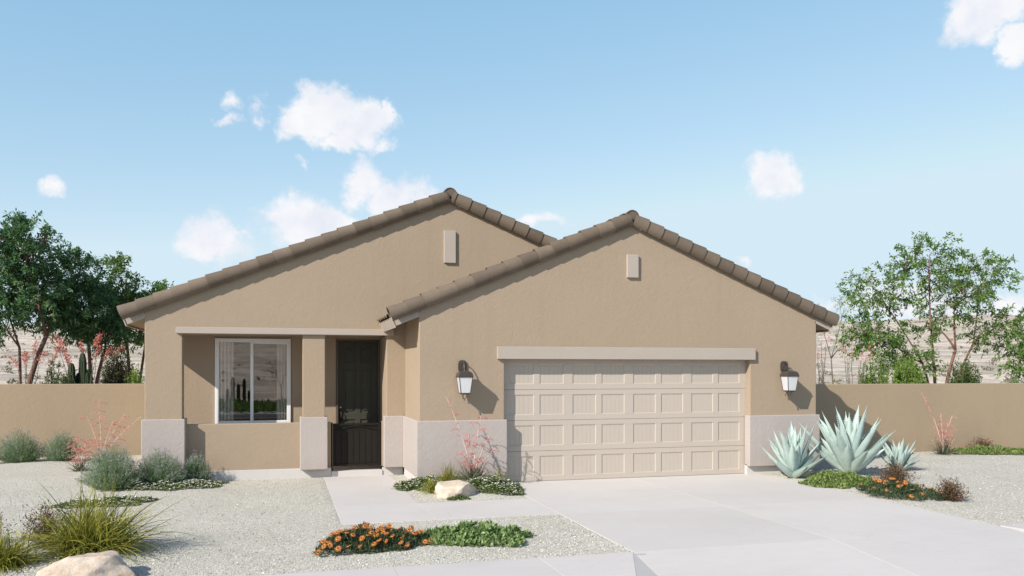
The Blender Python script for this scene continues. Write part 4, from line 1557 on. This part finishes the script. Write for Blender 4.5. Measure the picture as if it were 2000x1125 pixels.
def ocotillo(x, y, h, spread, n_, label, seed, blossom=60, leaf=None, rad=.014):
    r_ = random.Random(seed)
    root = empty('ocotillo', (x, y, GZ), label, 'ocotillo', 'ocotillos behind the garden walls')
    mb = MB(); ml = MB(); mf = MB()
    for i in range(n_):
        az_ = i * 2.4 + r_.uniform(-.4, .4)
        ou = spread * r_.uniform(.25, 1)
        hh = h * r_.uniform(.82, 1.05)
        t = np.linspace(0, 1, 9)
        path = np.stack([math.cos(az_) * ou * t ** 1.3, math.sin(az_) * ou * t ** 1.3, hh * t], -1)
        path[:, :2] += rng.normal(size=(9, 2)) * .012
        mb.tube(path, np.linspace(rad, rad * .4, 9), 5)
        k = 46
        tt = rng.uniform(.15, .98, k)
        P = np.stack([math.cos(az_) * ou * tt ** 1.3, math.sin(az_) * ou * tt ** 1.3, hh * tt], -1) + rng.normal(size=(k, 3)) * .012
        ml.leaves(P, rng.normal(size=(k, 3)) + np.array([0, 0, .3]), rng.normal(size=(k, 3)), .04, .016)
        if blossom:
            k = blossom
            tp = path[-1]; d = path[-1] - path[-2]; d /= np.linalg.norm(d)
            bend = np.array([math.cos(az_), math.sin(az_), -.2]) * .5
            q = rng.uniform(0, .32, k)
            P = tp + d * q[:, None] + bend * (q ** 2)[:, None] * 3 + rng.normal(size=(k, 3)) * .028
            mf.leaves(P, rng.normal(size=(k, 3)) + d, rng.normal(size=(k, 3)), .055, .02)
    mb.build('stems', M['twig'], root, smooth=True)
    ml.build('leaves', leaf or M['leaf_bush'], root)
    if blossom:
        mf.build('blossoms', M['petal_red'], root)
    return root


ocotillo(-4.75, 23.0, 2.7, .75, 11, 'ocotillo with red blossom tips beside the dark columnar cactus', 3, 80)
ocotillo(-5.95, 22.8, 2.55, .75, 7, 'ocotillo with red blossom tips in front of the leaning trunk', 4, 80)
ocotillo(13.05, 18.2, 2.75, .22, 6, 'ocotillo half hidden by the right corner of the house', 5, 14)
ocotillo(14.25, 18.5, 2.55, .50, 9, 'ocotillo with dark stems right of the house corner', 6, 16)


def stem_bush(x, y, h, r, n_, label, leaf, seed, name='green_shrub', group='green shrubs behind the garden walls', ll=.085):
    """many upright stems each clothed in small leaves"""
    root = empty(name, (x, y, GZ), label, 'shrub', group)
    mb = MB(); ms = MB()
    a = rng.uniform(0, 2 * PI, n_)
    q = np.sqrt(rng.random(n_))
    tip = np.stack([np.cos(a) * q * r, np.sin(a) * q * r, h * rng.uniform(.7, 1.04, n_) * (1 - .18 * q ** 2)], -1)
    base = np.stack([np.cos(a) * q * r * .45, np.sin(a) * q * r * .45, np.zeros(n_)], -1)
    for b_, t_ in zip(base, tip):
        ms.tube(np.stack([b_, (b_ + t_) / 2 + rng.normal(size=3) * .02, t_]), [.012, .009, .004], 4)
    k = 110
    t = rng.uniform(.5, 1.03, (n_, k))
    P = (base[:, None] + (tip - base)[:, None] * t[..., None] + rng.normal(size=(n_, k, 3)) * .025).reshape(-1, 3)
    mb.leaves(P, np.array([0, 0, .6]) + rng.normal(size=P.shape) * .6, rng.normal(size=P.shape), rng.uniform(.6, 1.2, len(P)) * ll, rng.uniform(.6, 1.2, len(P)) * ll * .33)
    ms.build('stems', M['twig'], root, smooth=True)
    mb.build('foliage', leaf, root)
    return root


stem_bush(15.05, 18.6, 2.55, .46, 44, 'upright lime stemmed shrub right of the dark ocotillo', M['leaf_lime'], 1)
stem_bush(15.85, 18.4, 2.5, .40, 90, 'dense bright green shrub below the airy tree', M['leaf_lime'], 2)
stem_bush(17.7, 18.4, 2.5, .42, 70, 'green shrub behind the reddish trunks on the right', M['leaf_bush'], 3)
stem_bush(18.15, 18.9, 2.3, .25, 26, 'olive shrub right of the reddish trunks', M['leaf_dusk'], 4)
stem_bush(-5.35, 22.9, 2.35, .32, 26, 'pale feathery shrub between leaning trunk and dark cactus', M['leaf_bush'], 5, ll=.08)
stem_bush(-3.45, 22.6, 2.2, .34, 46, 'bright lime shrub at the left side of the house', M['leaf_lime'], 6)
stem_bush(-4.05, 23.2, 2.55, .46, 110, 'dense dark olive bush behind the left wall', M['leaf_dusk'], 7, ll=.075)


def cactus(x, y, cols, label, z=GZ, name='columnar_cactus', group='columnar cacti'):
    root = empty(name, (x, y, z), label, 'cactus', group)
    for dx, dy, hh, rr in cols:
        mb = MB()
        n_ = 20
        prof = [(rr * .8, 0), (rr, hh * .15), (rr, hh * .8), (rr * .9, hh * .92), (rr * .55, hh * .985), (.001, hh)]
        V = []
        for r_, zz in prof:
            for k in range(n_):
                rad = r_ * (1 if k % 2 else .82)
                V.append((dx * (1 + .0 * zz) + rad * math.cos(2 * PI * k / n_), dy + rad * math.sin(2 * PI * k / n_), zz))
        F = []
        for i in range(len(prof) - 1):
            for k in range(n_):
                F.append((i * n_ + k, i * n_ + (k + 1) % n_, (i + 1) * n_ + (k + 1) % n_, (i + 1) * n_ + k))
        mb.add(V, F)
        mb.build('column', M['cactus'], root)
    return root


cactus(-5.1, 23.8, [(-.12, 0, 2.35, .10), (.12, .1, 2.62, .10), (.30, -.05, 2.2, .09), (-.28, .1, 2.0, .09), (.02, .15, 2.1, .1)], 'dark columnar cactus behind the left garden wall')
cactus(-2.75, -22.0, [(-.55, 0, 1.0, .10), (-.25, 0, 1.75, .12), (.1, 0, 1.3, .11), (.45, 0, 1.65, .11), (.75, 0, .9, .09)], 'dark columnar cactus mirrored in the left window pane', -.2)
tree('bare_tree', (.0, -25, -.2), [((.0, -25, .8), .05)], [((-.4, -25, 2.0), (.8, .8, .7), 40, 0), ((.4, -25, 2.1), (.8, .8, .8), 36, 0)],
     'sparse dark tree mirrored in the right window pane', M['leaf_dusk'], 6, .06, .02, cat='tree', group='trees mirrored in the window')
n = 9000
X = rng.uniform(-26, 6, n); Y = rng.uniform(-21, -12, n)
mb = MB()
Z = np.array([terrain_h(a, b_) for a, b_ in zip(X, Y)]) + .4 * rng.random(n) * (.75 + .25 * np.sin(X * 1.3))
mb.leaves(np.stack([X, Y, Z], -1), rand_dir(n, 0, 80), rng.normal(size=(n, 3)), .3, .14)
tag(mb.build('low_scrub', M['leaf_bush']), 'low green scrub across the street, mirrored in the window', 'scrub', kind='stuff')

# scattered desert scrub on the slope
n = 2200
aa = np.concatenate([rng.uniform(-.36, .95, n // 2), rng.uniform(-PI, PI, n - n // 2)])
rr = 60 + 260 * rng.random(n) ** 1.1
cx_, cy_ = rr * np.sin(aa), rr * np.cos(aa)
cz_ = np.array([terrain_h(a, b_) for a, b_ in zip(cx_, cy_)])
k = 14
szs = rng.uniform(.2, .5, n)
P = np.stack([cx_, cy_, cz_], -1)[:, None] + rng.normal(size=(n, k, 3)) * np.array([.7, .7, .22]) * szs[:, None, None] + np.array([0, 0, .15])
P = P.reshape(-1, 3)
mb = MB()
mb.leaves(P, rng.normal(size=P.shape) + np.array([0, 0, .5]), rng.normal(size=P.shape), .34, .16)
tag(mb.build('desert_scrub', M['scrub']), 'scattered low scrub on the sandy slope', 'scrub', kind='stuff')

bpy.context.view_layer.update()
